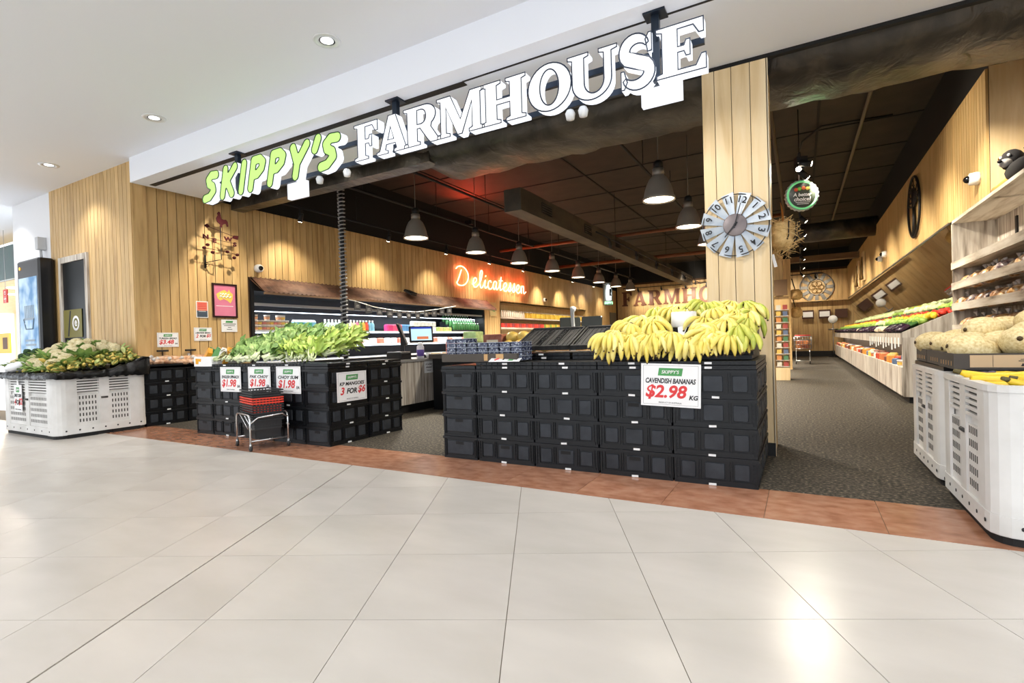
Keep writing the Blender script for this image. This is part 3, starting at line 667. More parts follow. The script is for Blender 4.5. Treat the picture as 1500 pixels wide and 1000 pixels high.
# banana stand: one short end and four long faces to the mall, a column of ends round the right side
for r in range(4):
    z = r*CH
    crate(-2.885, 4.355, z, 90, f'black vented crate, short end out at the left of banana stand, {ROW[r]}', 'banana stand crates', face=False, end=True)
    for c in range(4):
        crate(-2.38+c*.6, 4.255, z, 0, f'black vented crate in banana stand, {ROW[r]}, {ordinal(c)} long crate from the left', 'banana stand crates', handle=((r == 0 and c < 3) or (r == 2 and c == 2)), end2=(c == 3))
    for k in range(2):
        crate(-.58, 4.66+.4*k, z, 0, f'black vented crate, aisle side of banana stand, {ROW[r]}, {("nearer", "beside pillar")[k]}', 'banana stand crates', face=False, end2=True)
for c in range(3):
    for r in range(4): crate(-2.38+c*.6, 4.66, r*CH, 0, f'black crate behind the front of banana stand, {ROW[r]}, {ordinal(c)} from the left', 'banana stand crates', face=False, sticker=False)
T0 = 4*CH
for c in range(4):
    for k in range(2): folded(-2.38+c*.6, 4.255, T0+k*.034, 0, f'flat folded black crate on banana stand, {ordinal(c)} from the left, {("lower", "upper")[k]} of two', 'folded crates on banana stand')
folded(-2.885, 4.355, T0, 90, 'flat folded black crate under the berry tray', 'folded crates on banana stand')
for c in range(2):
    for k in range(4): folded(-2.2+c*.62, 4.69, T0+k*.034, 0, f'flat folded black crate under the tilted racks, {("left", "right")[c]} pile, {ordinal(k)} up', 'folded crates on banana stand')
for k in range(2): folded(-.58, 4.66, T0+k*.034, 0, f'flat folded black crate behind the bananas, {("lower", "upper")[k]}', 'folded crates on banana stand'); folded(-.58, 5.055, T0+k*.034, 0, f'flat folded black crate by the pillar, {("lower", "upper")[k]}', 'folded crates on banana stand')
# tilted empty racks
rk = MB(); rk.box(-.3, .3, 0, .52, -.02, .0)
rk.box(-.3, -.285, 0, .52, 0, .022); rk.box(.285, .3, 0, .52, 0, .022); rk.box(-.3, .3, 0, .018, 0, .026); rk.box(-.3, .3, .5, .52, 0, .022)
for k in range(12): rk.box(-.28+k*.047, -.268+k*.047, .03, .49, 0, .006)
RACK = rk.mesh('display_rack', noise_mat('worn_black_plastic', [(26, 26, 28), (58, 57, 56)], (6, 1, 1), 6, 6, .6))
LAD = MB()
LAD.box(-.03, -.022, .03, .49, .006, .012); LAD.box(.022, .03, .03, .49, .006, .012)
for k in range(9): LAD.box(-.03, .03, .05+k*.05, .058+k*.05, .006, .012)
LAD = LAD.mesh('ladder_rib', mat('black_rib', (16, 16, 18), .6))
for c, x in enumerate((-2.23, -1.61)):
    o = put('display_rack', RACK, None, (x, 4.53, T0+.175), (math.radians(22), 0, 0)); tag(o, ('left', 'right')[c]+' empty black rack tilted on the banana stand', 'display rack')
    put('ladder_rib', LAD, o, (-.06, 0, 0)); put('ladder_rib', LAD, o, (.1, 0, 0))
# leafy green stand
for r in range(4):
    z = r*CH
    crate(-6.98, 4.27, z, 90, f'black vented crate, short end out at the left of leafy stand, {ROW[r]}', 'leafy stand crates', face=False, end=True)
    for c in range(3): crate(-6.48+c*.6, 4.17, z, 0, f'black vented crate in leafy stand, {ROW[r]}, {ordinal(c)} long crate from the left', 'leafy stand crates', handle=(r == 0 and c == 0))
    crate(-4.78, 4.27, z, 90, f'black vented crate at the front right corner of leafy stand, {ROW[r]}', 'leafy stand crates', end=True)
    crate(-4.78, 4.875, z, 90, f'black vented crate on the right side of leafy stand, rear, {ROW[r]}', 'leafy stand crates')
for c in range(3):
    for k in range(2): folded(-6.48+c*.6, 4.17, T0+k*.034, 0, f'flat folded black crate on leafy stand, {ordinal(c)} from the left, {("lower", "upper")[k]}', 'folded crates on leafy stand')
for j, y in enumerate((4.27, 4.875)):
    for k in range(2): folded(-4.78, y, T0+k*.034, 90, f'folded black crate, right edge of leafy stand, {("front", "rear")[j]}, {("lower", "upper")[k]}', 'folded crates on leafy stand')
folded(-6.98, 4.27, T0, 90, 'flat folded black crate under the white carton', 'folded crates on leafy stand')
for c in range(3):
    for r in range(4): crate(-6.48+c*.6, 4.58, r*CH, 0, f'black crate behind the front of leafy stand, {ROW[r]}, {ordinal(c)} from the left', 'leafy stand crates', face=False, sticker=False)
# crates along the left wall
for r in range(4):
    for c in range(2): crate(-8.69, 4.28+c*.605, r*CH, 90, f'black vented crate against the left wall, {ROW[r]}, {("nearer the white bin", "farther along")[c]}', 'wall crates', end=(c == 0), sticker=(c == 0))
bt = MB().box(-.2, .2, -.6, .6, 0, .03); bt.box(-.2, -.19, -.6, .6, 0, .09); bt.box(.19, .2, -.6, .6, 0, .06)
bto = bt.build('bread_tray', BPLAS, None, (-8.69, 4.58, T0)); tag(bto, 'low black tray of bagged bread on the wall crates', 'tray')

# ------------------------------------------------------------------ price signs
def price_sign(w, h, loc, rot, label, title, price, unit='', tilt=0, foot='PRODUCT OF AUSTRALIA'):
    o = MB().box(-w/2, w/2, -h/2, h/2, -.002, .002).build('price_sign', PAPER, None, loc, (rot[0], tilt, rot[2])); tag(o, label, 'price sign')
    fr = MB(); t = .002; a, b = w*.46, h*.46
    fr.box(-a, a, b-t, b, .002, .0026); fr.box(-a, a, -b, -b+t, .002, .0026); fr.box(-a, -a+t, -b, b, .002, .0026); fr.box(a-t, a, -b, b, .002, .0026)
    fr.build('border_line', mat('grey_print', (130, 132, 136), .6), o)
    bd = MB().prism([(-w*.21, h*.22), (w*.19, h*.22), (w*.21, h*.4), (-w*.19, h*.4)], .002, .003).build('badge', GREEN, o); text("SKIPPY'S", h*.11, WPRINT, bd, 0, h*.31, .004, .01, .2)
    text(title, h*.16, INK, o, 0, h*.1, .003, .03, .2, w*.84 if len(title) > 7 else w*.5)
    if price == 'FOR':
        a, b = unit
        text(a, h*.34, RED, o, -w*.33, -h*.14, .003, .03, .25); text('FOR', h*.24, INK, o, -w*.02, -h*.15, .003, .035, .25); text(b, h*.32, RED, o, w*.32, -h*.13, .003, .025, .25)
    else:
        text(price, h*.4, RED, o, -w*.07 if unit else 0, -h*.17, .003, .029, .2, w*.7 if unit else w*.76)
        if unit: text(unit, h*.14, INK, o, w*.385, -h*.27, .003, .035, .2)
    text(foot, h*.045, INK, o, 0, -h*.41, .003)
    return o
YF = 3.962
price_sign(.43, .315, (-6.36, YF, .735), RF, 'price card for English spinach on leafy stand', 'ENGLISH SPINACH', '$1.98', 'EA')
price_sign(.43, .3, (-5.78, YF, .745), RF, 'price card for pak choy on leafy stand', 'PAK CHOY', '$1.98', 'EA')
price_sign(.43, .315, (-5.24, YF, .74), RF, 'price card for choy sum on leafy stand', 'CHOY SUM', '$1.98', 'EA')
price_sign(.45, .34, (-4.574, 4.31, .65), RR, 'price card for mangoes, three for six dollars, on the side of leafy stand', 'KP MANGOES', 'FOR', ('3', '$6'))
price_sign(.45, .33, (-.885, 4.043, .745), RF, 'large price card for Cavendish bananas', 'CAVENDISH BANANAS', '$2.98', 'KG', .03)
price_sign(.32, .23, (-8.89, 4.52, 1.3), RR, 'price card for bread at three forty eight on the timber wall', 'TURKISH BREAD', '$3.48', 'EA')
price_sign(.3, .225, (-8.89, 5.08, 1.39), RR, 'price card two for five dollars on the timber wall', 'LEBANESE BREAD', 'FOR', ('2', '$5'))
ns = MB().box(-.145, .145, -.11, .11, -.002, .002).build('notice_card', PAPER, None, (-8.89, 5.55, 1.54), RR); tag(ns, 'small white notice with green badge under the pink poster', 'notice')
MB().prism([(-.07, .05), (.06, .05), (.07, .085), (-.06, .085)], .002, .003).build('badge', GREEN, ns)
nl = MB()
for z, a in ((.03, .12), (0, .1), (-.03, .03), (-.065, .05)): nl.box(-a, a, z-.005, z+.005, .002, .003)
nl.build('small_print', INK, ns)
ps = MB().box(-.2, .2, -.27, .27, -.002, .004).build('framed_poster', noise_mat('pink_poster', [(206, 112, 142), (222, 132, 158)], (1, 1, 1), 2, 2, .5), None, (-8.888, 5.48, 1.98), RR); tag(ps, 'pink poster with a yellow splash in a thin black frame', 'poster')
for a, b, c, d in ((-.225, -.195, -.3, .3), (.195, .225, -.3, .3), (-.195, .195, .27, .3), (-.195, .195, -.3, -.27)): MB().box(a, b, c, d, -.002, .018).build('frame', mat('dark_frame', (40, 14, 16), .4), ps)
au = [(-.15, .05), (-.13, -.02), (-.09, -.06), (-.02, -.03), (.05, -.06), (.1, -.1), (.14, -.03), (.15, .06), (.1, .1), (.08, .14), (.05, .09), (.0, .13), (-.06, .11)]
MB().prism([(x, y+.06) for x, y in au], .004, .006).build('splash', mat('yellow_print', (238, 202, 96), .6), ps)
sl = MB(); sl.tube([(-.09, .1, .008), (-.07, .13, .008), (-.05, .1, .008), (-.03, .13, .008), (-.01, .1, .008), (.02, .13, .008), (.05, .1, .008), (.08, .12, .008)], .009, 4); sl.tube([(-.1, .05, .008), (-.07, .085, .008), (-.04, .05, .008), (-.01, .085, .008), (.02, .05, .008), (.05, .085, .008), (.08, .05, .008), (.11, .08, .008)], .01, 4); sl.box(-.16, .15, -.1, -.09, .004, .006)
sl.build('script_lettering', WPRINT, ps)
sn = MB().box(-.1, .1, -.14, .14, -.002, .002).build('small_poster', PAPER, None, (-8.89, 5.08, 1.81), RR); tag(sn, 'small orange and dark blue notice left of the pink poster', 'poster')
MB().box(-.088, .088, -.02, .128, .002, .003).build('orange_print', mat('salmon_print', (224, 128, 104), .6), sn); MB().box(-.088, .088, -.128, -.02, .002, .003).build('dark_print', mat('slate_print', (66, 78, 92), .6), sn); MB().box(-.06, .06, -.035, -.027, .003, .004).build('small_print', WPRINT, sn)
nl = MB()
for z in (.1, .075, .05, .02): nl.box(-.07, .07, z-.006, z+.006, .003, .004)
nl.build('red_print_lines', RED, sn)
gf = MB().box(-.2, .2, -.22, .22, -.002, .006).build('framed_picture', mat('cream_picture', (196, 180, 128), .5), None, (-8.888, 14.6, 2.2), RR); tag(gf, 'small cream framed picture with a green mark beside the fridge', 'picture')
MB().prism([(-.12, -.05), (.1, -.09), (.12, .0), (.0, .05)], .006, .008).build('print', GREEN, gf); MB().box(-.21, .21, -.24, -.22, -.002, .012).build('frame', WOOD, gf)
# security cameras
def dome(loc, rot, label):
    e = empty('security_camera', loc, rot); tag(e, label, 'camera')
    MB().lathe([(0, 0), (.075, 0), (.078, .03), (.07, .09), (.05, .1), (0, .1)], 18).build('housing', mat('camera_white', (232, 232, 230), .4), e); MB().ball((0, 0, .1), (.045, .045, .05), 12, 8).build('dome', mat('camera_black', (10, 10, 12), .1), e)
dome((-8.9, 6.14, 2.62), (0, PI/2, 0), 'white dome security camera above the rusty awning')
dome((1.9, 8.17, 2.91), (0, -PI/2, 0), 'white dome security camera on the boards right of the pierced disc')
dome((1.9, 16.6, 3.0), (0, -PI/2, 0), 'white dome security camera, left of the pair above the mirror'); dome((1.9, 15.8, 3.02), (0, -PI/2, 0), 'white dome security camera, right of the pair above the mirror')
dome((-8.9, 18.5, 2.72), (0, PI/2, 0), 'small white security camera below the red neon word')
# rooster weathervane
wv = empty('weathervane', (-8.88, 5.15, 2.52)); wv.scale = (1, 1, .74); tag(wv, 'dark red rooster weathervane bracketed on the timber wall', 'weathervane')
VR = mat('oxblood_iron', (60, 12, 18), .8, 0, spec=.2); VB = mat('black_iron', (22, 20, 20), .5, .3)
b = MB(); b.box(0, .015, -.015, .015, 0, .3); b.tube([(.01, 0, .12), (.16, .1, .17), (.2, .17, .2), (.2, .17, .95)], .009, 5); b.tube([(.01, 0, .02), (.06, .03, .05), (.05, .04, .1), (.02, .01, .08)], .006, 5); b.build('bracket', VB, wv)
c = MB(); c.tube([(.2, -.12, .42), (.2, .17, .4), (.2, .46, .36)], .007, 5)
for y, z in ((-.12, .42), (-.06, .5), (.02, .34), (.28, .4), (.46, .36), (.4, .28)): c.ball((.2, y, z), (.03, .035, .035), 8, 5)
c.build('wind_cups', VR, wv)
c = MB(); c.tube([(.2, -.05, .92), (.2, .42, .78)], .007, 5); c.prism([(-.05, .0), (.0, .05), (.05, 0), (0, -.05)], -.004, .004); v = c.v[-8:]; c.v[-8:] = [(.2+z, -.06+x, .93+y) for x, y, z in v]
c.prism([(-.06, -.04), (.05, -.06), (.06, .04), (-.03, .03)], -.004, .004); v = c.v[-8:]; c.v[-8:] = [(.2+z, .43+x, .78+y) for x, y, z in v]; c.build('arrow', VR, wv)
rs = [(-.02, 0), (.0, .06), (-.06, .12), (-.07, .2), (-.035, .28), (-.05, .3), (-.04, .33), (-.02, .36), (.0, .34), (.005, .3), (.02, .2), (.06, .19), (.1, .2), (.13, .16), (.14, .05), (.12, .04), (.1, .1), (.06, .09), (.03, .05), (.03, 0)]
c = MB(); c.prism(rs, -.005, .005); c.v = [(.2+z, .17+x, .95+y) for x, y, z in c.v]; c.build('rooster', VR, wv)
for s, y, z in (('N', -.09, .68), ('S', .42, .6), ('E', .06, .62), ('W', .3, .7)):
    put('compass_letter', text_mesh(s, .13, VR, .05, 0, None, .004), wv, (.2, y, z), RR)
c = MB(); c.tube([(.2, -.09, .66), (.2, .42, .62)], .006, 5); c.build('compass_arm', VR, wv)

# ------------------------------------------------------------------ dairy fridge under the rusty awning
fr = empty('dairy_fridge', (-8.9, 6.0, 0)); tag(fr, 'long open dairy fridge set into the left wall under rusty awning', 'fridge')
FIN = mat('fridge_liner', (30, 34, 42), .5)
MB().box(-.95, -.9, 0, 8.05, 0, 2.45).build('back_panel', FIN, fr); MB().box(-.9, .0, 0, 8.05, 2.2, 2.45).build('canopy', BLACK, fr); MB().box(-.9, 0, 0, 8.05, 0, .45).build('plinth', BLACK, fr)
MB().box(-.9, .02, -.02, .04, 0, 2.43).build('end_panel', BLACK, fr); MB().box(-.9, .02, 8.0, 8.06, 0, 2.43).build('end_panel', BLACK, fr)
SHW = mat('white_shelf', (226, 230, 236), .4)
for z in (1.46, 1.16, .86, .56): MB().box(-.85, -.06, .05, 8.0, z-.03, z).build('shelf', SHW, fr)
MB().box(-.08, -.03, .05, 8.0, 1.93, 1.98).build('front_rail', mat('rail_grey', (176, 176, 176), .4), fr)
MB().tube([(-.3, .1, 1.84), (-.3, 7.95, 1.84)], .009, 6).build('lamp_tube', glow('cool_tube', (225, 238, 255), 4), fr)
for z in (1.41, 1.11): MB().box(-.12, -.1, .1, 7.95, z, z+.012).build('lamp_tube', glow('cool_tube', (225, 238, 255), 5), fr)
l = light('fridge_lamp', 'AREA', (-9.1, 10.0, 1.9), 42, (.86, .93, 1), .2); l.data.shape = 'RECTANGLE'; l.data.size = .03; l.data.size_y = 7.8
l = light('fridge_lamp', 'AREA', (-9.02, 10.0, 1.4), 18, (.86, .93, 1), .2); l.data.shape = 'RECTANGLE'; l.data.size = .02; l.data.size_y = 7.8
aw = empty('awning', (-8.9, 6.0, 2.45)); tag(aw, 'rusty corrugated iron awning over the dairy fridge', 'awning')
vs = []; n = 160; fs = []
for i in range(n+1):
    y = -.02 + 8.2*i/n; q = .016*math.cos(i*PI)
    vs += [(.02+q*.5, y, .0+q), (.4+q*.5, y, -.3+q), (.4+q*.5, y, -.315+q), (.02+q*.5, y, -.015+q)]
for i in range(n):
    k = i*4
    for a in range(4): fs.append((k+a, k+(a+1) % 4, k+4+(a+1) % 4, k+4+a))
fs += [(0, 3, 2, 1)]; a = MB(); a._add(vs, fs, False); a.build('iron_sheet', RUST, aw); MB().box(.385, .41, -.02, 8.18, -.345, -.31).build('front_lip', mat('lip_brown', (128, 100, 74), .6), aw)
a = MB(); a._add([(0, -.03, 0), (.4, -.03, -.3), (.0, -.03, -.03)], [(0, 1, 2)]); a.build('end_flap', RUST, aw)
cl = MB(); cl.box(-.12, .12, -.16, .16, -.02, .02)
for k in range(5): cl.tube([(-.12, -.14+k*.07, .03), (.12, -.12+k*.07, .05)], .012, 4)
tag(cl.build('awning_spotlight', BLACK, None, (-8.66, 10.2, 2.42), (0, .5, .3)), 'black clamp light sitting on the middle of the rusty awning', 'spotlight')
# products: built once, copied along the shelves
def product(kind):
    if kind == 'tub': return [('tub', MB().lathe([(0, 0), (.045, 0), (.055, .085), (.058, .085), (.058, .1), (0, .1)], 12), (236, 226, 216)), ('band', MB().lathe([(.0495, .02), (.0545, .065)], 12, caps=False), None)]
    if kind == 'bottle': return [('bottle', MB().lathe([(0, 0), (.04, 0), (.043, .02), (.043, .14), (.02, .19), (.016, .2)], 10), None), ('cap', MB().lathe([(0, .2), (.02, .2), (.02, .23), (0, .23)], 8), (240, 240, 240))]
    if kind == 'carton': return [('carton', MB().box(-.05, .05, -.05, .05, 0, .18), None), ('gable', MB().prism([(-.05, .18), (.05, .18), (.008, .225), (-.008, .225)], -.05, .05), (238, 240, 242))]
    if kind == 'pack': return [('pack', MB().bevbox(-.06, .06, -.08, .08, 0, .13, .02), None)]
PC = {}
def make_product(kind, col):
    if (kind, col) in PC: return PC[(kind, col)]
    out = []
    for nm, mb, c in product(kind):
        if nm == 'gable': mb.v = [(x, z, y) for x, y, z in mb.v]
        c = c or col; out.append((nm, mb.mesh(nm, mat('pack_%d_%d_%d' % c, c, .45))))
    PC[(kind, col)] = out; return out
PCNT = {}
def place(kind, col, loc, label, grp, cat, rz=0, sc=1, nm=None):
    if ',' not in label: PCNT[label] = PCNT.get(label, 0)+1; label += f', {ordinal(PCNT[label]-1)} from the near end'
    parts = make_product(kind, col); o = put(nm or parts[0][0], parts[0][1], None, loc, (0, 0, rz), (sc, sc, sc)); tag(o, label, cat, grp)
    for n2, me in parts[1:]: put(n2, me, o)
    return o
g = 'dairy on the fridge shelves'
for k in range(9):
    y = 6.16+k*.085; nst = (3, 2, 2, 3, 2, 2, 3, 3, 2)[k]
    for j in range(nst): place('tub', ((220, 160, 120), (230, 190, 90), (214, 130, 120))[k % 3], (-9.06, y, 1.46+j*.1), f'white yoghurt tub on the upper fridge shelf, {ordinal(k)} pile along, {ordinal(j)} up', g+' tubs', 'tub')
for k in range(10):
    for j in range(2): place('tub', ((200, 110, 90), (110, 150, 90), (226, 190, 160))[k % 3], (-9.06, 6.16+k*.09, 1.16+j*.1), f'small white tub on the second fridge shelf, {ordinal(k)} pile along, {ordinal(j)} up', g+' low tubs', 'tub')
for k in range(5): place('carton', ((120, 190, 226), (70, 170, 130))[k % 2], (-9.06, 7.05+k*.11, 1.46), 'blue and green milk carton on the upper fridge shelf', g+' cartons', 'carton')
for k in range(5): place('bottle', ((222, 232, 238), (206, 226, 222))[k % 2], (-9.06, 7.82+k*.1, 1.46), 'white milk bottle on the upper fridge shelf', g+' milk', 'bottle', sc=1.1)
for k, c in enumerate(((238, 226, 170), (240, 206, 190), (222, 120, 150), (120, 170, 90), (236, 180, 80), (214, 80, 60), (130, 190, 220), (140, 200, 226))):
    place('bottle', c, (-9.06, 8.56+k*.098, 1.46), 'coloured juice bottle on the upper fridge shelf', g+' juice', 'bottle', sc=1.08)
for k, c in enumerate(((206, 60, 120), (220, 90, 130), (226, 110, 120), (90, 150, 210), (80, 140, 200))): place('pack', c, (-9.06, 9.8+k*.17, 1.46), ('pink' if k < 3 else 'blue')+' drink multipack on the upper fridge shelf', g+' multipacks', 'pack', sc=1.3)
for k in range(6):
    for j in range(2): place('pack', (228, 236, 234), (-9.06, 10.75+k*.17, 1.46+j*.14), f'white egg pack on the upper fridge shelf, {ordinal(k)} pile along, {ordinal(j)} up', g+' white packs', 'pack')
for k in range(5): place('pack', ((180, 200, 120), (220, 190, 130))[k % 2], (-9.06, 11.8+k*.14, 1.46), 'green and tan pack beside the sloping bottle rack', g+' small packs', 'pack', sc=.9)
for r in range(4):
    for k in range(11): place('bottle', (60, 116, 60), (-9.02-.13*r, 12.55+k*.13, 1.5+.085*r), f'green bottle with white cap in the stepped fridge rack, {ordinal(r)} step, {ordinal(k)} along', g+' rack bottles', 'bottle', sc=.95)
rck = MB()
for r in range(4): rck.box(-9.1-.13*r, -8.96-.13*r, 12.48, 13.95, 1.46, 1.5+.085*r)
tag(rck.build('bottle_rack', FIN), 'stepped dark rack holding green bottles in the fridge', 'rack')
for k in range(26): place('pack', ((228, 230, 232), (190, 196, 200), (210, 120, 100))[k % 3], (-9.08, 7.6+k*.24, 1.16), 'small pack on the second fridge shelf behind the counter', g+' lower packs', 'pack')

# ------------------------------------------------------------------ boarded shelf recess deeper along the wall
sh = empty('wall_shelving', (-8.9, 15.1, 0)); tag(sh, 'recessed shelving of bottles and jars along the left wall', 'shelving')
MB().box(-.6, -.55, 0, 8.0, 0, 2.45).build('back_panel', WOODP, sh); MB().box(-.55, 0, -.03, .02, 0, 2.45).build('end_panel', WOOD, sh); MB().box(-.55, 0, 7.98, 8.03, 0, 2.45).build('end_panel', WOOD, sh)
for z in (1.96, 1.6, 1.24, .88): MB().box(-.55, 0, .02, 7.98, z-.05, z).build('shelf', WASHH, sh)
MB().box(-.55, 0, .02, 7.98, 0, .3).build('plinth', WOODD, sh); MB().box(-.6, 0, -.03, 8.03, 2.45, 2.5).build('top_panel', WOOD, sh)
for k in range(54):
    c = (232, 228, 214) if k < 13 else ((226, 190, 60), (214, 176, 50), (236, 206, 90))[k % 3]
    place('bottle', c, (-9.02, 15.25+k*.145, 1.96), ('white' if k < 13 else 'yellow')+' bottle on the top shelf of the wall recess', 'bottles in the wall recess', 'bottle', sc=1.05)
for k in range(44):
    c = ((186, 50, 40), (200, 70, 60), (150, 60, 70))[k % 3] if k < 20 else ((214, 180, 70), (190, 150, 60), (120, 150, 60))[k % 3]
    place('pack', c, (-9.04, 15.25+k*.175, 1.6), ('red' if k < 20 else 'yellow')+' packet on the second shelf of the wall recess', 'packets in the wall recess', 'pack', sc=1.2)
for i, y in enumerate((16.2, 18.0, 19.8, 21.6)): light('shelf_lamp', 'SPOT', (-8.5, y, 3.5), 45, (1, .86, .6), .03, (-8.9, y, 2.4), 60, .8)

# ------------------------------------------------------------------ neon word
NEON = glow('neon_tube', (255, 120, 84), 9); NEON.node_tree.nodes['Principled BSDF'].inputs['Emission Color'].default_value = (1, .24, .13, 1)
ne = empty('neon_sign', (-8.87, 12.5, 2.84), RR); tag(ne, 'red neon script word glowing on the boards above the awning', 'neon sign')
G = {'D': (.8, [[(.0, .47), (.1, .54), (.3, .57), (.5, .5), (.62, .36), (.6, .18), (.46, .05), (.28, -.01), (.1, .0), (.02, .06), (.08, .13), (.18, .3), (.27, .46)]]),
     'e': (.33, [[(.0, .08), (.14, .13), (.24, .22), (.2, .29), (.1, .26), (.04, .14), (.08, .02), (.2, .0), (.33, .08)]]),
     'l': (.27, [[(.0, .08), (.14, .24), (.24, .48), (.2, .56), (.12, .48), (.08, .2), (.12, .02), (.2, .01), (.27, .08)]]),
     'i': (.24, [[(.0, .08), (.12, .27), (.08, .1), (.12, .01), (.24, .08)], [(.14, .38), (.16, .42)]]),
     'c': (.3, [[(.22, .22), (.18, .28), (.08, .24), (.02, .12), (.08, .01), (.2, .01), (.3, .08)]]),
     'a': (.36, [[(.24, .24), (.16, .29), (.06, .22), (.02, .1), (.08, .01), (.18, .08), (.25, .26), (.22, .08), (.26, .01), (.36, .08)]]),
     't': (.27, [[(.0, .08), (.1, .26), (.18, .46), (.1, .12), (.12, .01), (.27, .08)], [(.04, .32), (.26, .34)]]),
     's': (.27, [[(.0, .08), (.12, .22), (.17, .32), (.2, .14), (.16, .02), (.06, .01), (.05, .05), (.27, .08)]]),
     'n': (.4, [[(.0, .08), (.06, .27), (.05, .0), (.07, .18), (.18, .28), (.24, .22), (.22, .06), (.27, .01), (.4, .08)]])}
def smooth(p, n=4):
    out = []
    for i in range(len(p)-1):
        a, b, c, d = p[max(i-1, 0)], p[i], p[i+1], p[min(i+2, len(p)-1)]
        for k in range(n):
            t = k/n; out.append(tuple(.5*((2*b[j]) + (-a[j]+c[j])*t + (2*a[j]-5*b[j]+4*c[j]-d[j])*t*t + (-a[j]+3*b[j]-3*c[j]+d[j])*t**3) for j in (0, 1)))
    return out + [p[-1]]
x = 0
for ch in 'Delicatessen':
    wd, st = G[ch]; m = MB()
    for s in st: m.tube([(a, b, .03) for a, b in smooth(s)], .016, 6)
    m.build('neon_tube', NEON, ne, (x*1.06, 0, 0)); x += wd
for k in range(9): MB().tube([(.3+k*.48, .05, -.02), (.3+k*.48, .05, .02)], .006, 4).build('standoff', mat('clear_standoff', (200, 190, 180), .3), ne)
for k, yy in enumerate((13.0, 14.3, 15.6, 16.6)): light('neon_light', 'POINT', (-8.66, yy, 3.15), 8, (1, .1, .04), .1)
# hanging green and white lit sign at the rear, and the brown wall lettering
hs = empty('hanging_lit_sign', (-8.3, 24.6, 2.75), (0, 0, math.radians(55))); tag(hs, 'lit white bottle shaped sign with green word near the rear corner', 'sign')
MB().bevbox(-.28, .28, -.04, .04, .0, 1.15, .05).build('board', mat('grey_glass', (150, 156, 150), .2), hs); MB().lathe([(0, .25), (.12, .25), (.14, .6), (.1, .85), (.06, 1.0), (0, 1.05)], 14, (0, -.06, 0)).build('bottle_shape', glow('lit_white', (240, 248, 255), 3), hs); MB().box(-.05, .05, -.21, -.19, .45, .8).build('figure', INK, hs)
put('lettering', text_mesh("SKIPPY'S", .16, glow('lit_green', (150, 240, 170), 2.5), .02, .1, .5), hs, (0, -.06, .12), RF); MB().tube([(0, 0, 1.15), (0, 0, 2.2)], .01, 4).build('hanger', BLACK, hs)
BRN = mat('brown_lettering', (104, 60, 36), .5)
x = -8.62
for i, ch in enumerate('FARMHOUSE'):
    wd, ol = SLAB[ch]; wd *= 1.62; ol = [[(a*wd, b*.78) for a, b in s] for s in ol]
    o = put('wall_letter', curve_mesh(ol, .02, BRN), None, (x, 27.97, 2.86), RF); tag(o, f'brown serif letter {ch} on the back wall, {ordinal(i)} of its word', 'wall letter'); x += wd+.09
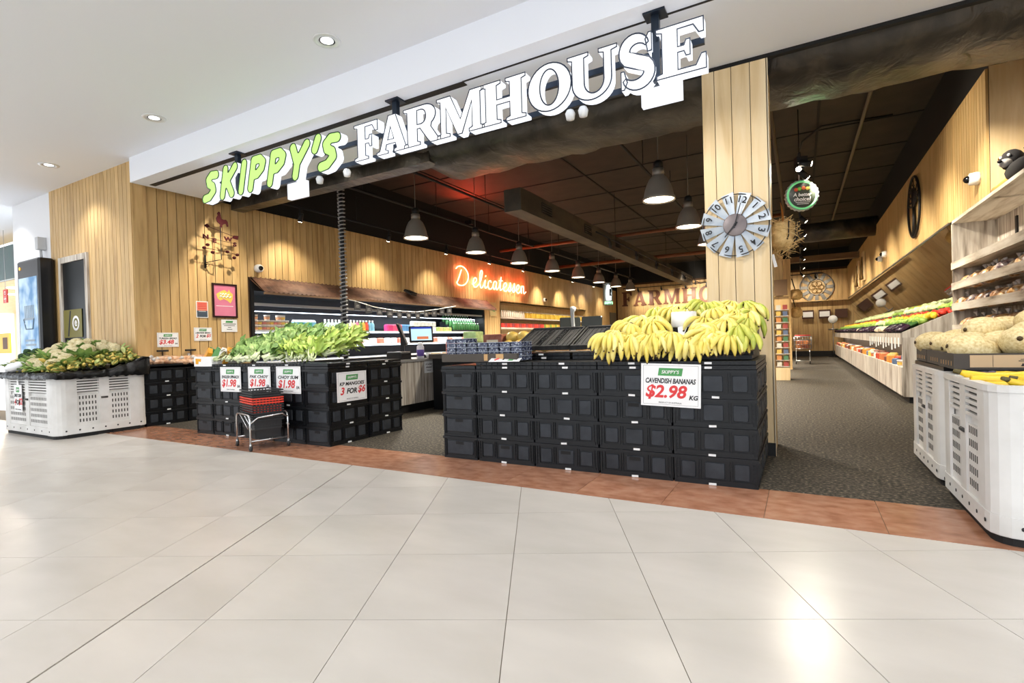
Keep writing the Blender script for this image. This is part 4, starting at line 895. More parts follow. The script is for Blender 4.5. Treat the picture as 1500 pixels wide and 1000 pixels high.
# ------------------------------------------------------------------ white plastic pallet bins
def pallet_bin(name, loc, W, DP, H, label, slots=('f', 'r')):
    """centre of the base; W along X, DP along Y"""
    e = empty(name, loc); tag(e, label, 'bin'); hw, hd = W/2, DP/2; c = .12
    def ring(o, z): return [(hw-c+o, -hd+o*0-o), (hw+o, -hd+c-o), (hw+o, hd-c+o), (hw-c+o, hd+o), (-hw+c-o, hd+o), (-hw-o, hd-c+o), (-hw-o, -hd+c-o), (-hw+c-o, -hd-o)]
    def rring(o, r):
        out = []
        for sx, sy, a0 in ((1, -1, -90), (1, 1, 0), (-1, 1, 90), (-1, -1, 180)):
            for k in range(5):
                a = math.radians(a0+k*22.5); out.append((sx*(hw-r)+(r+o)*math.cos(a), sy*(hd-r)+(r+o)*math.sin(a)))
        return out
    b = MB(); A = rring(-.03, c); n = len(A)
    vs = [(x, y, .05) for x, y in A] + [(x, y, H-.02) for x, y in A]; b._add(vs, [(i, (i+1) % n, n+(i+1) % n, n+i) for i in range(n)] + [tuple(range(n-1, -1, -1))], False)
    R0 = rring(0, c); R1 = rring(-.05, c); RO = rring(.005, c)
    for z0, z1 in ((H-.035, H), (.05, .15)):
        vs = [(x, y, z0) for x, y in RO] + [(x, y, z1) for x, y in RO] + [(x, y, z1) for x, y in R1]
        b._add(vs, [(i, (i+1) % n, n+(i+1) % n, n+i) for i in range(n)] + [(n+i, n+(i+1) % n, 2*n+(i+1) % n, 2*n+i) for i in range(n)], False)
    b.build('tub', WPLAS, e)
    # corner posts
    for q in range(4):
        pts = R0[q*5:(q+1)*5]; sx = 1 if q in (0, 1) else -1; sy = -1 if q in (0, 3) else 1
        dx = -sx*.12 if True else 0
        if q in (0, 2): first = (pts[0][0]+dx, pts[0][1]); last = (pts[-1][0], pts[-1][1]-sy*.12)
        else: first = (pts[0][0], pts[0][1]-sy*.12); last = (pts[-1][0]+dx, pts[-1][1])
        po = [first]+pts+[last]; inn = [(x*.96, y*.96) for x, y in po][::-1]
        MB().prism(po+inn, .045, H-.01).build('corner_post', WPLAS, e)
    q = rring(-.018, c); MB().prism(q, 0, .052).build('base_rail', mat('black_rubber', (16, 16, 17), .7), e)
    SL = mat('slat_grey', (188, 186, 182), .45)
    for side in slots:
        f = MB(); full = W if side == 'f' else DP; L = full/2-.2
        # panels, slats and slots in a local frame: u along the face, v up, d outwards
        
        rot = RF if side == 'f' else (RR if side == 'r' else RL); off = (0, -hd, 0) if side == 'f' else ((hw, 0, 0) if side == 'r' else (-hw, 0, 0))
        f.box(-.06, .06, .14, H-.02, -.03, -.002); f.box(-L-.08, L+.08, .14, H-.26, -.03, -.012)
        f.build('side_panel', WPLAS, e, off, rot)
        for s in (-1, 1):
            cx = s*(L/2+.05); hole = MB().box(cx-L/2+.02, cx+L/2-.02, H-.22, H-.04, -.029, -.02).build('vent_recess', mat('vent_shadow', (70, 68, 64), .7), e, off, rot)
            for k in range(5): MB().box(cx-L/2+.01, cx+L/2-.01, H-.21+k*.036, H-.19+k*.036, -.02, -.004).build('slat', WPLAS, e, off, rot)
            h = MB(); nn = max(5, int(L/.042))
            for r in range(5):
                for k in range(nn):
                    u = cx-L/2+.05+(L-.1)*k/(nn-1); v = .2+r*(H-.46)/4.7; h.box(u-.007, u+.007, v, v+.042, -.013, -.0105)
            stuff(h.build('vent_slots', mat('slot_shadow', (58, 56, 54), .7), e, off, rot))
        h = MB(); h.tube([(-.04, H*.62, -.003), (.04, H*.62, -.003)], .014, 6)
        h.build('grip', mat('slot_shadow', (58, 56, 54), .7), e, off, rot); h = MB()
        for k in range(7): u = -full*.4+full*.8*k/6; h.lathe([(0, 0), (.011, 0), (.011, .002), (0, .002)], 8, (u, .1, .0055))
        h.build('rivets', INK, e, off, rot)
    if name == 'vented_bin':
        for y in (-.26, .26): MB().box(hw-.03, hw+.0015, y-.17, y+.17, .0, .13).build('fork_pocket', BHOLE, e)
    return e
pallet_bin('vented_bin', (-9.33, 3.45, 0), 1.75, 1.1, .82, 'off white vented pallet bin heaped with cauliflowers by the timber end wall')
pallet_bin('pallet_bin', (1.42, 4.04, 0), 1.16, 1.1, .82, 'white vented pallet bin nearest the camera at the right edge', ('f', 'l'))
pallet_bin('pallet_bin', (1.42, 5.16, 0), 1.16, 1.1, .82, 'white vented pallet bin second from the mall on the right, under the melons', ('l',))
ps = price_sign(.27, .38, (-9.58, 2.885, .52), RF, 'four for two dollars card hanging on the cauliflower bin', 'SWEET CORN', 'FOR', ('4', '$2')); MB().prism([(-.03, .17), (.03, .17), (.02, .34), (-.02, .34)], -.001, .001).build('hanging_tab', PAPER, ps)
# black plastic liner draped over the rim
def liner():
    m = MB(); rnd = random.Random(5); X0, X1, Y0, Y1 = -10.26, -8.43, 2.87, 4.0; pts = []
    for i in range(40): pts.append((X0+(X1-X0)*i/40, Y0, 0, -1))
    for i in range(30): pts.append((X1, Y0+(Y1-Y0)*i/30, 1, 0))
    for i in range(40): pts.append((X1-(X1-X0)*i/40, Y1, 0, 1))
    for i in range(30): pts.append((X0, Y1-(Y1-Y0)*i/30, -1, 0))
    n = len(pts); vs = []
    for row, (dz, off) in enumerate(((-.0, .03), (.035, .035), (.08, .02), (.09, -.06), (.04, -.16))):
        for i, (x, y, nx, ny) in enumerate(pts):
            j = rnd.uniform(-.018, .018); lift = .16*max(0, (y-3.3)/.7)**1.5*(1 if x > -9.2 else .3) if row >= 2 else 0
            vs.append((x+nx*(off+j*.6), y+ny*(off+j*.6), .79+dz+(j if row else j*.6)+lift))
    fs = [(r*n+i, r*n+(i+1) % n, (r+1)*n+(i+1) % n, (r+1)*n+i) for r in range(4) for i in range(n)]
    m._add(vs, fs, True); fl = len(m.v)
    m._add([(X0+.15, Y0+.15, .8), (X1-.15, Y0+.15, .8), (X1-.15, Y1-.12, .85), (X0+.15, Y1-.12, .85)], [(0, 1, 2, 3)])
    return m.build('bin_liner', noise_mat('black_polythene', [(8, 8, 9), (18, 18, 20)], (1, 1, 1), 6, 4, .3, bump=.5, bscale=9, spec=.3))
tag(liner(), 'shiny black plastic liner draped over the cauliflower bin', 'liner')

# ------------------------------------------------------------------ produce, built once per kind
R = random.Random(11)
CURD = noise_mat('cauliflower_curd', [(206, 190, 140), (234, 224, 186)], (1, 1, 1), 30, 3, .7, bump=.8, bscale=55, vary=.06)
LEAFG = noise_mat('leaf_green', [(84, 118, 54), (130, 162, 86), (178, 198, 124)], (1, 1, 1), 9, 3, .5, vary=.2)
LEAFD = noise_mat('leaf_dark_green', [(66, 102, 42), (106, 140, 64), (150, 176, 100)], (1, 1, 1), 9, 3, .45, vary=.2)
LEAFY = noise_mat('leaf_yellow_green', [(126, 158, 58), (166, 190, 86), (204, 214, 122)], (1, 1, 1), 9, 3, .5, vary=.15)
STEM = noise_mat('pale_stem', [(196, 212, 146), (232, 236, 206)], (1, 1, 1), 6, 3, .45, vary=.08)
def cauli(seed):
    r = random.Random(seed); c = MB().ball((0, 0, .1), (.085, .085, .07), 14, 9, .07, r); l = MB()
    for k in range(12):
        a = 2*PI*k/12+r.uniform(-.2, .2); l.leaf((.03*math.cos(a), .03*math.sin(a), .0), (math.cos(a), math.sin(a), r.uniform(.6, 1.3)), (-math.cos(a), -math.sin(a), .6), r.uniform(.15, .21), r.uniform(.08, .12), r.uniform(-.1, .4), 4, .05, r)
    return c.mesh('curd', CURD), l.mesh('leaves', LEAFG)
CAU = [cauli(s) for s in (1, 2, 3)]
def corn(seed):
    r = random.Random(seed); c = MB().tube([(-.1, 0, 0), (-.07, 0, 0), (.06, 0, 0), (.1, 0, 0)], [.014, .022, .02, .006], 8); l = MB()
    for k in range(5): a = 2*PI*k/5; l.leaf((-.11, .012*math.cos(a), .012*math.sin(a)), (1, .15*math.cos(a), .15*math.sin(a)), (0, math.cos(a), math.sin(a)), r.uniform(.14, .22), .05, r.uniform(-.2, .2), 4, .03, r)
    return c.mesh('cob', mat('corn_yellow', (236, 204, 110), .45, vary=.12)), l.mesh('husk', noise_mat('husk_green', [(96, 120, 50), (158, 172, 92), (206, 206, 140)], (1, 1, 1), 9, 3, .55, vary=.25))
CRN = [corn(s) for s in (1, 2)]
def two(name, pr, loc, rot, sc, label, cat, grp, n2):
    o = put(name, pr[0], None, loc, rot, (sc, sc, sc)); tag(o, label, cat, grp); put(n2, pr[1], o); return o
def heap(x, y): return .88 + .3*max(0, 1-((y-3.62)/.55)**2)*max(.25, 1-abs(x+9.35)/1.3)
for i in range(9):
    for j in range(6):
        x = -10.12+i*.165+R.uniform(-.03, .03); y = 3.04+j*.15+R.uniform(-.03, .03)
        if x+(y-3)*.25 > -8.72: continue
        two('cauliflower', CAU[(i+j) % 3], (x, y, heap(x, y)), (R.uniform(-.5, .2), R.uniform(-.3, .3), R.uniform(0, 6)), R.uniform(1.0, 1.2), f'cream cauliflower in the left bin, {ordinal(j)} row back, {ordinal(i)} from the left', 'cauliflower', 'cauliflowers in the left bin', 'leaves')
for i in range(84):
    r_, c_ = divmod(i, 14)
    if i < 70: x = -8.56-.085*r_-.02*(c_ % 2); y = 2.98+.073*c_; z = .9+.13*(c_/13)+.03*r_
    else: x = -9.9+.1*c_; y = 2.97; z = .9
    lab = f'corn cob in husk, {ordinal(r_)} row in from the aisle side, {ordinal(c_)} back, left bin' if i < 70 else f'corn cob in husk along the front rim of left bin, {ordinal(c_)} from the left'
    two('corn_cob', CRN[i % 2], (x+R.uniform(-.03, .03), y+R.uniform(-.02, .02), z+R.uniform(0, .02)), (R.uniform(-.3, .3), R.uniform(-.4, .2), R.uniform(-.5, .5)-.6+(PI if i % 3 == 0 else 0)), R.uniform(.85, 1.1), lab, 'corn', 'corn cobs in the left bin', 'husk')
BRO = mat('broccoli_green', (44, 74, 40), .7, vary=.15)
bro = MB(); rr = random.Random(4)
for k in range(14): a = rr.uniform(0, 6.28); q = rr.uniform(0, .06); bro.ball((q*math.cos(a), q*math.sin(a), .09+rr.uniform(-.01, .03)), .035, 8, 5, .12, rr)
bro = bro.mesh('crown', BRO); bst = MB().tube([(0, 0, 0), (0, 0, .08)], [.02, .03], 8).mesh('stalk', STEM)
for i in range(12): two('broccoli', (bro, bst), (-10.16+R.uniform(-.06, .25), 3.1+.08*i, .98+.06*math.sin(i)+.1*(i/12)), (R.uniform(-.3, .3), R.uniform(-.3, .3), 0), 1.15, f'dark green broccoli at the left edge of left bin, {ordinal(i)} from the front', 'broccoli', 'broccoli in the left bin', 'stalk')
bg = MB(); bg.ball((0, 0, 0), (.26, .1, .07), 14, 8, .12, random.Random(2)); tag(bg.build('plastic_bag', mat('milky_plastic', (226, 228, 230), .35), None, (-9.75, 2.93, .95), (0, -.12, 0)), 'crumpled white plastic bag at the front of the left bin', 'bag')
# bread bags on the wall crates
BRD = noise_mat('bagged_bread', [(150, 100, 72), (204, 160, 124), (228, 200, 176)], (1, 1, 1), 14, 4, .3, vary=.12)
def bag(seed, m, L=.15, W=.09, Hh=.05):
    r = random.Random(seed); b = MB().ball((0, 0, Hh*.8), (L, W, Hh), 12, 7, .07, r); t = MB().tube([(L*.8, 0, Hh), (L*1.05, 0, Hh*1.2), (L*1.25, 0, Hh*1.7)], [W*.25, W*.08, W*.35], 7); return b.mesh('bag', m), t.mesh('twist', mat('clear_wrap', (214, 208, 204), .25))
BAG = [bag(s, BRD) for s in (1, 2, 3)]
for i in range(14):
    y = 4.05+(i % 7)*.165; two('bread_bag', BAG[i % 3], (-8.6-.17*(i//7), y, .89+.05*(i//7)+R.uniform(0, .03)), (R.uniform(-.2, .2), R.uniform(-.2, .2), R.uniform(0, 6)), 1, f'clear bag of flat bread by the wall, {("front", "rear")[i//7]} row, {ordinal(i % 7)} along', 'bread', 'bagged bread by the left wall', 'twist')
for y, lab in ((4.42, 'black spring clip stand behind the bread, nearer the white bin'), (4.85, 'black spring clip stand behind the bread, farther along')):
    c = MB().tube([(0, 0, 0), (0, 0, .2)], .006, 5); c.box(-.02, .02, -.08, .08, .18, .21); tag(c.build('clip_stand', INK, None, (-8.86, y, .93)), lab, 'stand')
# leafy bunches on the stand
def bunch(seed, lm, nl, L, W, sl, bulb):
    r = random.Random(seed); s = MB(); l = MB()
    for k in range(9):
        a = r.uniform(-1, 1)*.5; e = r.uniform(-.25, .45); d = Vector((math.sin(a)*.7, 1, e*.6)).normalized()
        b = Vector((r.uniform(-.035, .035), 0, r.uniform(.0, .05))); s.tube([tuple(b), tuple(b+d*sl*.5), tuple(b+d*sl)], [bulb, bulb*.75, .006], 6)
    for k in range(nl):
        a = r.uniform(-1, 1)*.75; e = r.uniform(-.15, .6); d = Vector((math.sin(a)*.8, 1, e*.7)).normalized(); b = Vector((r.uniform(-.03, .03), 0, r.uniform(0, .05)))+d*sl*r.uniform(.5, 1.3)
        d = (d+Vector((r.uniform(-.5, .5), r.uniform(-.4, .2), r.uniform(-.35, .5)))).normalized(); l.leaf(tuple(b), tuple(d), (r.uniform(-1.2, 1.2), r.uniform(-1, .3), 1), L*r.uniform(.6, 1.25), W*r.uniform(.6, 1.3), r.uniform(-.2, .6), 5, .07, r)
    return s.mesh('stems', STEM), l.mesh('leaves', lm)
SPIN = [bunch(s, LEAFD, 34, .12, .06, .13, .007) for s in (1, 2, 8)]; PAK = [bunch(s, LEAFG, 26, .14, .065, .13, .018) for s in (3, 4, 9)]; CHOY = [bunch(s, LEAFY, 30, .13, .05, .15, .01) for s in (5, 6, 10)]
ENG = [bunch(s, noise_mat('root_brown_green', [(96, 88, 40), (140, 132, 70)], (1, 1, 1), 9, 3, .5, vary=.1), 9, .1, .03, .1, .007) for s in (7,)]
for j in range(6):
    for i in range(14):
        x = -6.74+i*.142+R.uniform(-.03, .03)-.02*j; y = 4.02+j*.165+R.uniform(-.03, .03); z = .945+j*(.056 if i < 9 else .044)+R.uniform(0, .02)
        if i < 3: k, lab, g2 = (ENG if (j < 2 and i < 2) else SPIN), f'bunch of dark English spinach on leafy stand, {ordinal(j)} row back, {ordinal(i)} across', 'spinach bunches'
        elif i < 8: k, lab, g2 = PAK, f'bunch of pak choy on leafy stand, {ordinal(j)} row back, {ordinal(i)} across', 'pak choy bunches'
        else: k, lab, g2 = CHOY if i > 10 or j < 3 else PAK, f'bunch of yellow green choy sum on leafy stand, {ordinal(j)} row back, {ordinal(i)} across', 'choy sum bunches'
        if (j > 3 and i < 2) or (j > 4 and i > 11): continue
        two('leafy_bunch', k[(i+j) % len(k)], (x, y, z), (.34+R.uniform(-.12, .18), R.uniform(-.2, .2), R.uniform(-.7, .7)+(.2 if i > 9 else .15)), R.uniform(1.0, 1.2), lab, 'leafy bunch', g2, 'leaves')
ct = empty('white_carton', (-6.98, 4.1, .9)); tag(ct, 'white carton with an orange logo of packaged greens at the left of leafy stand', 'carton')
MB().box(-.2, .2, -.13, -.12, 0, .13).build('side', PAPER, ct); MB().box(-.2, -.19, -.12, .3, 0, .13).build('side', PAPER, ct); MB().box(.19, .2, -.12, .3, 0, .13).build('side', PAPER, ct); MB().box(-.19, .19, -.12, .3, 0, .01).build('bottom', PAPER, ct)
MB().prism([(-.16, .03), (-.1, .03), (-.09, .07), (-.04, .06), (-.03, .1), (-.16, .105)], .0, .002).build('logo', mat('orange_logo', (232, 166, 30), .6), ct, (0, -.13, 0), RF)
for k in range(7):
    p = MB().prism([(-.05, 0), (.05, 0), (.07, .2), (-.02, .24)], -.03, .03).build('packet', mat(('pk_or', 'pk_gn', 'pk_wh')[k % 3], ((230, 160, 50), (70, 130, 60), (220, 220, 214))[k % 3], .3), None, (-7.12+k*.05, 4.06+.04*(k % 4), .925), (PI/2-.35, R.uniform(-.4, .4), R.uniform(-.4, .4))); tag(p, f'packet of greens standing in the white carton, {ordinal(k)} from the left', 'packet', 'packets in the white carton')

# ------------------------------------------------------------------ bananas
BAN = noise_mat('banana_skin', [(210, 188, 74), (236, 216, 108), (246, 234, 156)], (1, 1, 1), 5, 3, .4, vary=.08)
BANG = noise_mat('banana_skin_greenish', [(142, 162, 58), (196, 198, 84), (226, 214, 104)], (1, 1, 1), 6, 3, .4, vary=.08)
TIP = mat('banana_tip', (74, 54, 26), .7)
def banana(m, bend):
    p = []; rr = []; n = 9
    for i in range(n):
        t = i/(n-1); a = bend*(2*t-1); q = .088/bend
        p.append((0, -q*math.cos(a)+q, -.088-q*math.sin(a))); rr.append((.0075, .0095, .0165, .0205, .0215, .0205, .018, .012, .005)[i])
    d = p[0]; p = [(x, y-d[1], z-d[2]) for x, y, z in p]
    return MB().tube(p, rr, 6).mesh('banana', m), p[-1]
BN = [banana(BAN, b) for b in (.45, .6, .75)]; BG = [banana(BANG, b) for b in (.45, .6, .75)]; CRW = MB().ball((0, .01, .0), (.022, .016, .014), 8, 5).mesh('crown', TIP); TP = MB().ball((0, 0, 0), (.0075, .0075, .009), 6, 4).mesh('tip', TIP)
def ban_bunch(loc, rot, n, label, green=False, sc=1):
    o = put('banana_bunch', CRW, None, loc, rot, (sc, sc, sc)); tag(o, label, 'bananas', 'banana bunches')
    for k in range(n):
        f = (k-(n-1)/2); me, tp = (BG if green else BN)[R.randrange(3)]
        e = (Matrix.Rotation(R.uniform(-.15, .15), 3, 'X') @ Matrix.Rotation(-f*.24+R.uniform(-.06, .06), 3, 'Y') @ Matrix.Rotation(f*.55+R.uniform(-.25, .25), 3, 'Z')).to_euler()
        b = put('banana', me, o, (f*.013, -.012-.004*abs(f), .004), e, (1, 1, R.uniform(.9, 1.12)))
        put('tip', TP, b, tp)
z0 = T0+.07; bi = 0
for r, (y, z, n) in enumerate(((4.1, .18, 11), (4.16, .21, 10), (4.23, .27, 10), (4.35, .33, 9), (4.5, .38, 9), (4.68, .43, 8), (4.86, .44, 7))):
    for i in range(n):
        x = min(-.34, -1.39+1.07*(i+.5*(r % 2))/(n-.5)+R.uniform(-.03, .03)+.01*r)
        if r in (3, 4) and -1.02 < x < -.68: continue
        if r in (1, 2) and -1.02 < x < -.68: z2 = -.06
        else: z2 = 0
        g = (r >= 4 and R.random() < .55) or (x > -.42 and R.random() < .6)
        lab = f'bunch of {"greenish" if g else "ripe yellow"} bananas, {ordinal(r)} row from the front, {ordinal(i)} from the left'
        ban_bunch((x, y+R.uniform(-.03, .03), z0+z+z2+R.uniform(-.03, .035)-(.08 if i == 0 and r > 1 else 0)), (R.uniform(-.5, .0)-.05, R.uniform(-.45, .45), R.uniform(-.6, .6)), R.choice((4, 5, 5, 6, 7)), lab, g, R.uniform(.95, 1.15))
# stepped black stand under the bananas
sp = MB()
for k, (y, zz) in enumerate(((4.2, .0), (4.34, .1), (4.5, .18), (4.68, .26))): sp.box(-1.5, -.32, y, y+.2 if k < 3 else 5.0, z0, z0+.03+zz)
tag(sp.build('banana_riser', BPLAS), 'stepped black riser under the bananas', 'riser')
rl = empty('bag_roll', (-.84, 4.4, z0+.26)); tag(rl, 'roll of white produce bags standing among the bananas', 'bag roll')
MB().lathe([(.022, .0), (.098, 0), (.1, .005), (.1, .12), (.097, .125), (.022, .125)], 28, caps=False).build('roll', mat('white_plastic_film', (236, 236, 238), .35), rl); MB().lathe([(0, .1), (.022, .1), (.022, .126), (.018, .126), (.018, .105), (0, .105)], 14).build('core', mat('core_grey', (96, 96, 104), .6), rl); MB()._add([(-.03, -.1, .0), (.05, -.1, .01), (.02, -.14, -.08), (-.02, -.13, -.07)], [(0, 1, 2, 3)]).build('loose_bag', mat('white_plastic_film', (236, 236, 238), .35), rl)
rs = MB().box(-.07, .07, -.07, .07, -.22, -.002).build('roll_post', BPLAS, rl)
# berry punnets in a cardboard tray
CARD = mat('dark_cardboard', (72, 66, 60), .8); TAN = mat('tan_cardboard', (190, 152, 104), .8)
tr = MB(); tr.box(-.42, .42, -.15, -.14, 0, .075); tr.box(-.42, .42, .14, .15, 0, .075); tr.box(-.42, -.41, -.14, .14, 0, .075); tr.box(.41, .42, -.14, .14, 0, .075); tr.box(-.41, .41, -.14, .14, 0, .008)
to = tr.build('berry_tray', CARD, None, (-2.66, 4.22, T0+.07)); tag(to, 'dark cardboard tray under the berry punnets', 'tray')
for x in (.09, .22, .26): MB().box(x-.02, x+.02, -.153, -.149, .01, .07).build('tan_patch', TAN, to)
PUN = MB().bevbox(-.055, .055, -.05, .05, 0, .036, .008).mesh('punnet', noise_mat('punnet_berries', [(24, 28, 52), (60, 68, 96), (190, 196, 206)], (1, 1, 1), 60, 3, .15, stops=[.4, .55, .72], vary=.1)); LID = MB().box(-.058, .058, -.053, .053, .036, .041).mesh('lid', mat('clear_lid', (150, 158, 172), .12))
for i in range(7):
    for j in range(2):
        for k in range(5 if i < 2 else 4):
            o = put('berry_punnet', PUN, None, (-3.0+i*.122, 4.16+j*.115, T0+.08+k*.043), (0, 0, R.uniform(-.06, .06))); tag(o, f'punnet of dark berries, {ordinal(i)} pile from the left, {("front", "rear")[j]}, {ordinal(k)} up', 'punnet', 'berry punnets'); put('lid', LID, o)
sg2 = MB().box(-.15, .15, -.08, .08, -.001, .001).build('price_card', PAPER, None, (-2.36, 4.09, T0+.1), (.35, 0, .15)); tag(sg2, 'price card lying flat beside the berry tray', 'price card')
MB().prism([(.03, -.06), (.08, -.06), (.1, .06), (.06, .06)], .001, .002).build('badge', GREEN, sg2); MB().tube([(-.1, -.05, .002), (-.06, .0, .002), (-.1, .04, .002)], .008, 4).build('red_print', RED, sg2); MB().tube([(-.02, -.04, .002), (.0, .05, .002)], .007, 4).build('black_print', INK, sg2)
# ------------------------------------------------------------------ basket trolley in front of leafy stand
bs = empty('basket_stand', (-5.4, 3.72, 0), (0, 0, -.3)); tag(bs, 'chrome wheeled basket stand in front of leafy stand', 'stand')
CHR = mat('chrome_tube', (206, 206, 206), .2, .9)
for y in (-.2, .2):
    MB().tube([(-.24, y, .07), (-.24, y, .34), (-.22, y, .375), (-.18, y, .39), (.18, y, .39), (.22, y, .375), (.24, y, .34), (.24, y, .07)], .011, 8).build('hoop', CHR, bs)
for x in (-.24, .24): MB().tube([(x, -.2, .11), (x, .2, .11)], .009, 6).build('bar', CHR, bs)
MB().tube([(.24, -.2, .3), (.24, -.12, .36), (.24, .14, .38), (.24, .2, .34)], .01, 6).build('side_bar', CHR, bs)
for x in (-.1, .06): MB().tube([(x, -.2, .38), (x+.06, -.1, .12)], .007, 6).build('brace', CHR, bs)
for x in (-.24, .24):
    for y in (-.2, .2): w2 = MB().lathe([(0, -.012), (.03, -.012), (.033, 0), (.03, .012), (0, .012)], 14, (x, y, .034), axis='y').build('castor', mat('castor_black', (30, 30, 32), .5), bs); MB().tube([(x, y, .04), (x, y, .08)], .014, 6).build('fork', STEEL, w2)
def basket(col):
    m = MB()
    def ring(sx, sy, z0, z1): 
        return m.box(-sx, sx, -sy, -sy+.01, z0, z1), m.box(-sx, sx, sy-.01, sy, z0, z1), m.box(-sx, -sx+.01, -sy, sy, z0, z1), m.box(sx-.01, sx, -sy, sy, z0, z1)
    ring(.235, .165, .196, .21); ring(.212, .145, .1, .12); ring(.2, .135, 0, .03)
    for s in (-1, 1):
        for k in range(11): x = -.19+k*.038; m._add([(x-.006, s*.135, 0), (x+.006, s*.135, 0), (x+.006, s*.15, .2), (x-.006, s*.15, .2)], [(0, 1, 2, 3)])
        for k in range(8): y = -.12+k*.034; m._add([(s*.2, y-.006, 0), (s*.2, y+.006, 0), (s*.217, y+.006, .2), (s*.217, y-.006, .2)], [(0, 1, 2, 3)])
    m._add([(-.197, -.132, .01), (.197, -.132, .01), (.21, -.14, .18), (-.21, -.14, .18)], [(0, 1, 2, 3)]); m._add([(.198, -.132, .01), (.198, .132, .01), (.212, .14, .18), (.212, -.14, .18)], [(0, 1, 2, 3)]); m.box(-.2, .2, -.135, .135, 0, .01)
    return m.mesh('basket', mat(*col))
KB = basket(('basket_black', (34, 36, 38), .5)); KR = basket(('basket_red', (222, 62, 40), .45)); z = .12; lab = 0
for k in range(13):
    red = 7 <= k < 10; o = put('shopping_basket', KR if red else KB, None, (-5.4, 3.72, .12+k*.027), (0, 0, -.3)); tag(o, f'red plastic shopping basket, {ordinal(k-7)} up of the three red ones in the nest' if red else (f'dark plastic shopping basket below the red ones, {ordinal(k)} up in the nest' if k < 7 else f'dark plastic shopping basket above the red ones, {ordinal(k-10)} up'), 'basket', 'nested shopping baskets')

# ------------------------------------------------------------------ checkout counter and things round it
co = empty('checkout_counter', (-5.57, 6.2, 0)); tag(co, 'checkout counter faced with whitewashed boards', 'counter')
MB().box(-.68, -.02, 0, 1.9, .14, .83).build('body', WASH, co); MB().box(-.64, -.06, 0, 1.86, 0, .14).build('kick_plate', BLACK, co); MB().box(-.74, .03, -.06, 1.96, .83, .87).build('worktop', mat('grey_worktop', (150, 148, 146), .4), co)
for k in range(9): MB().box(-.02, 0, .0+k*.21+.002, .0+k*.21+.208, .14, .83).build('board', WASH, co)
pc = MB().box(-.12, .12, -.1, .1, -.001, .002).build('counter_card', PAPER, None, (-5.566, 6.98, .72), RR); tag(pc, 'small white card lettered on the front of the checkout counter', 'card'); text('A better', .05, INK, pc, 0, .05, .003, .01, .2); text('choice!', .055, INK, pc, 0, 0, .003, .015, .2)
MB().box(-.07, .07, -.05, -.045, .002, .003).build('small_print', INK, pc); MB().box(-.05, .05, -.065, -.06, .002, .003).build('small_print', INK, pc)
mn = empty('checkout_screen', (-5.85, 7.15, .87), (0, 0, math.radians(48))); tag(mn, 'black checkout touch screen on the counter', 'screen')
MB().box(-.08, .08, -.08, .1, 0, .06).build('foot', BLACK, mn); MB().tube([(0, .05, .05), (0, .07, .32)], .035, 8).build('neck', BLACK, mn)
s1 = MB().bevbox(-.21, .21, -.15, .15, -.02, .02, .015).build('bezel', BLACK, mn, (0, 0, .42), (math.radians(75), 0, 0)); MB().box(-.18, .18, -.12, .12, .02, .0225).build('screen', mat('screen_pale', (170, 200, 210), .3, 0, (176, 210, 220), .7), s1); MB().box(-.18, .18, .09, .12, .0225, .024).build('screen_bar', mat('screen_blue', (40, 60, 150), .3, 0, (40, 60, 160), .6), s1); MB().box(-.08, .12, -.1, -.05, .0225, .024).build('screen_picture', mat('screen_orange', (200, 120, 80), .3, 0, (200, 110, 70), .5), s1)
m2 = empty('rear_display', (-5.98, 6.8, .87), (0, 0, math.radians(125))); tag(m2, 'black display seen from behind next to the checkout screen', 'screen'); MB().bevbox(-.17, .17, -.2, .2, -.02, .02, .02).build('panel', BLACK, m2, (0, 0, .42), (math.radians(70), 0, 0)); MB().box(-.04, .04, -.03, .03, 0, .4).build('stem', BLACK, m2)
sc = MB().bevbox(-.16, .16, -.14, .14, 0, .12, .02).build('scale', BLACK, None, (-5.8, 6.5, .87)); tag(sc, 'black checkout scale on the near end of the counter', 'scale'); MB().box(-.14, .14, -.12, .12, .12, .13).build('pan', STEEL, sc)
tb = empty('wipes_tub', (-5.64, 6.86, .87)); tag(tb, 'white and purple wipes tub on the counter edge', 'tub'); MB().lathe([(0, 0), (.06, 0), (.062, .2), (.05, .22), (0, .22)], 16).build('tub', mat('tub_white', (226, 222, 230), .4), tb); MB().lathe([(.0615, .04), (.063, .15)], 16).build('band', mat('tub_purple', (92, 70, 150), .4), tb); MB().ball((0, 0, .24), (.05, .05, .035), 10, 6, .15, random.Random(1)).build('wipe', PAPER, tb)
bxs = MB().box(-.12, .12, -.2, .2, 0, .02); bxs.box(-.12, .12, -.2, -.18, .02, .08); bxs.box(-.12, .12, .18, .2, .02, .08); tag(bxs.build('wooden_tray', WOODP, None, (-5.72, 7.55, .87)), 'small wooden tray on the far end of the counter', 'tray')
cu2 = MB(); cu2.ball((0, -.05, .05), (.05, .06, .05), 10, 6, .06, random.Random(1)); tag(cu2.build('white_cloth', PAPER, None, (-5.7, 7.2, .87)), 'white cloth heap beside the wooden tray', 'cloth')
# spiral wound cable pole
po = empty('cable_pole', (-6.9, 6.38, 0)); tag(po, 'spiral wound cable pole rising from counter to ceiling', 'pole'); MB().tube([(0, 0, 0), (0, 0, 4.98)], .035, 8).build('core', BLACK, po)
hx = [(.056*math.cos(i*.9), .056*math.sin(i*.9), .3+i*.0095) for i in range(470)]; MB().tube(hx, .014, 4).build('spiral', mat('spiral_grey', (150, 150, 150), .4), po)
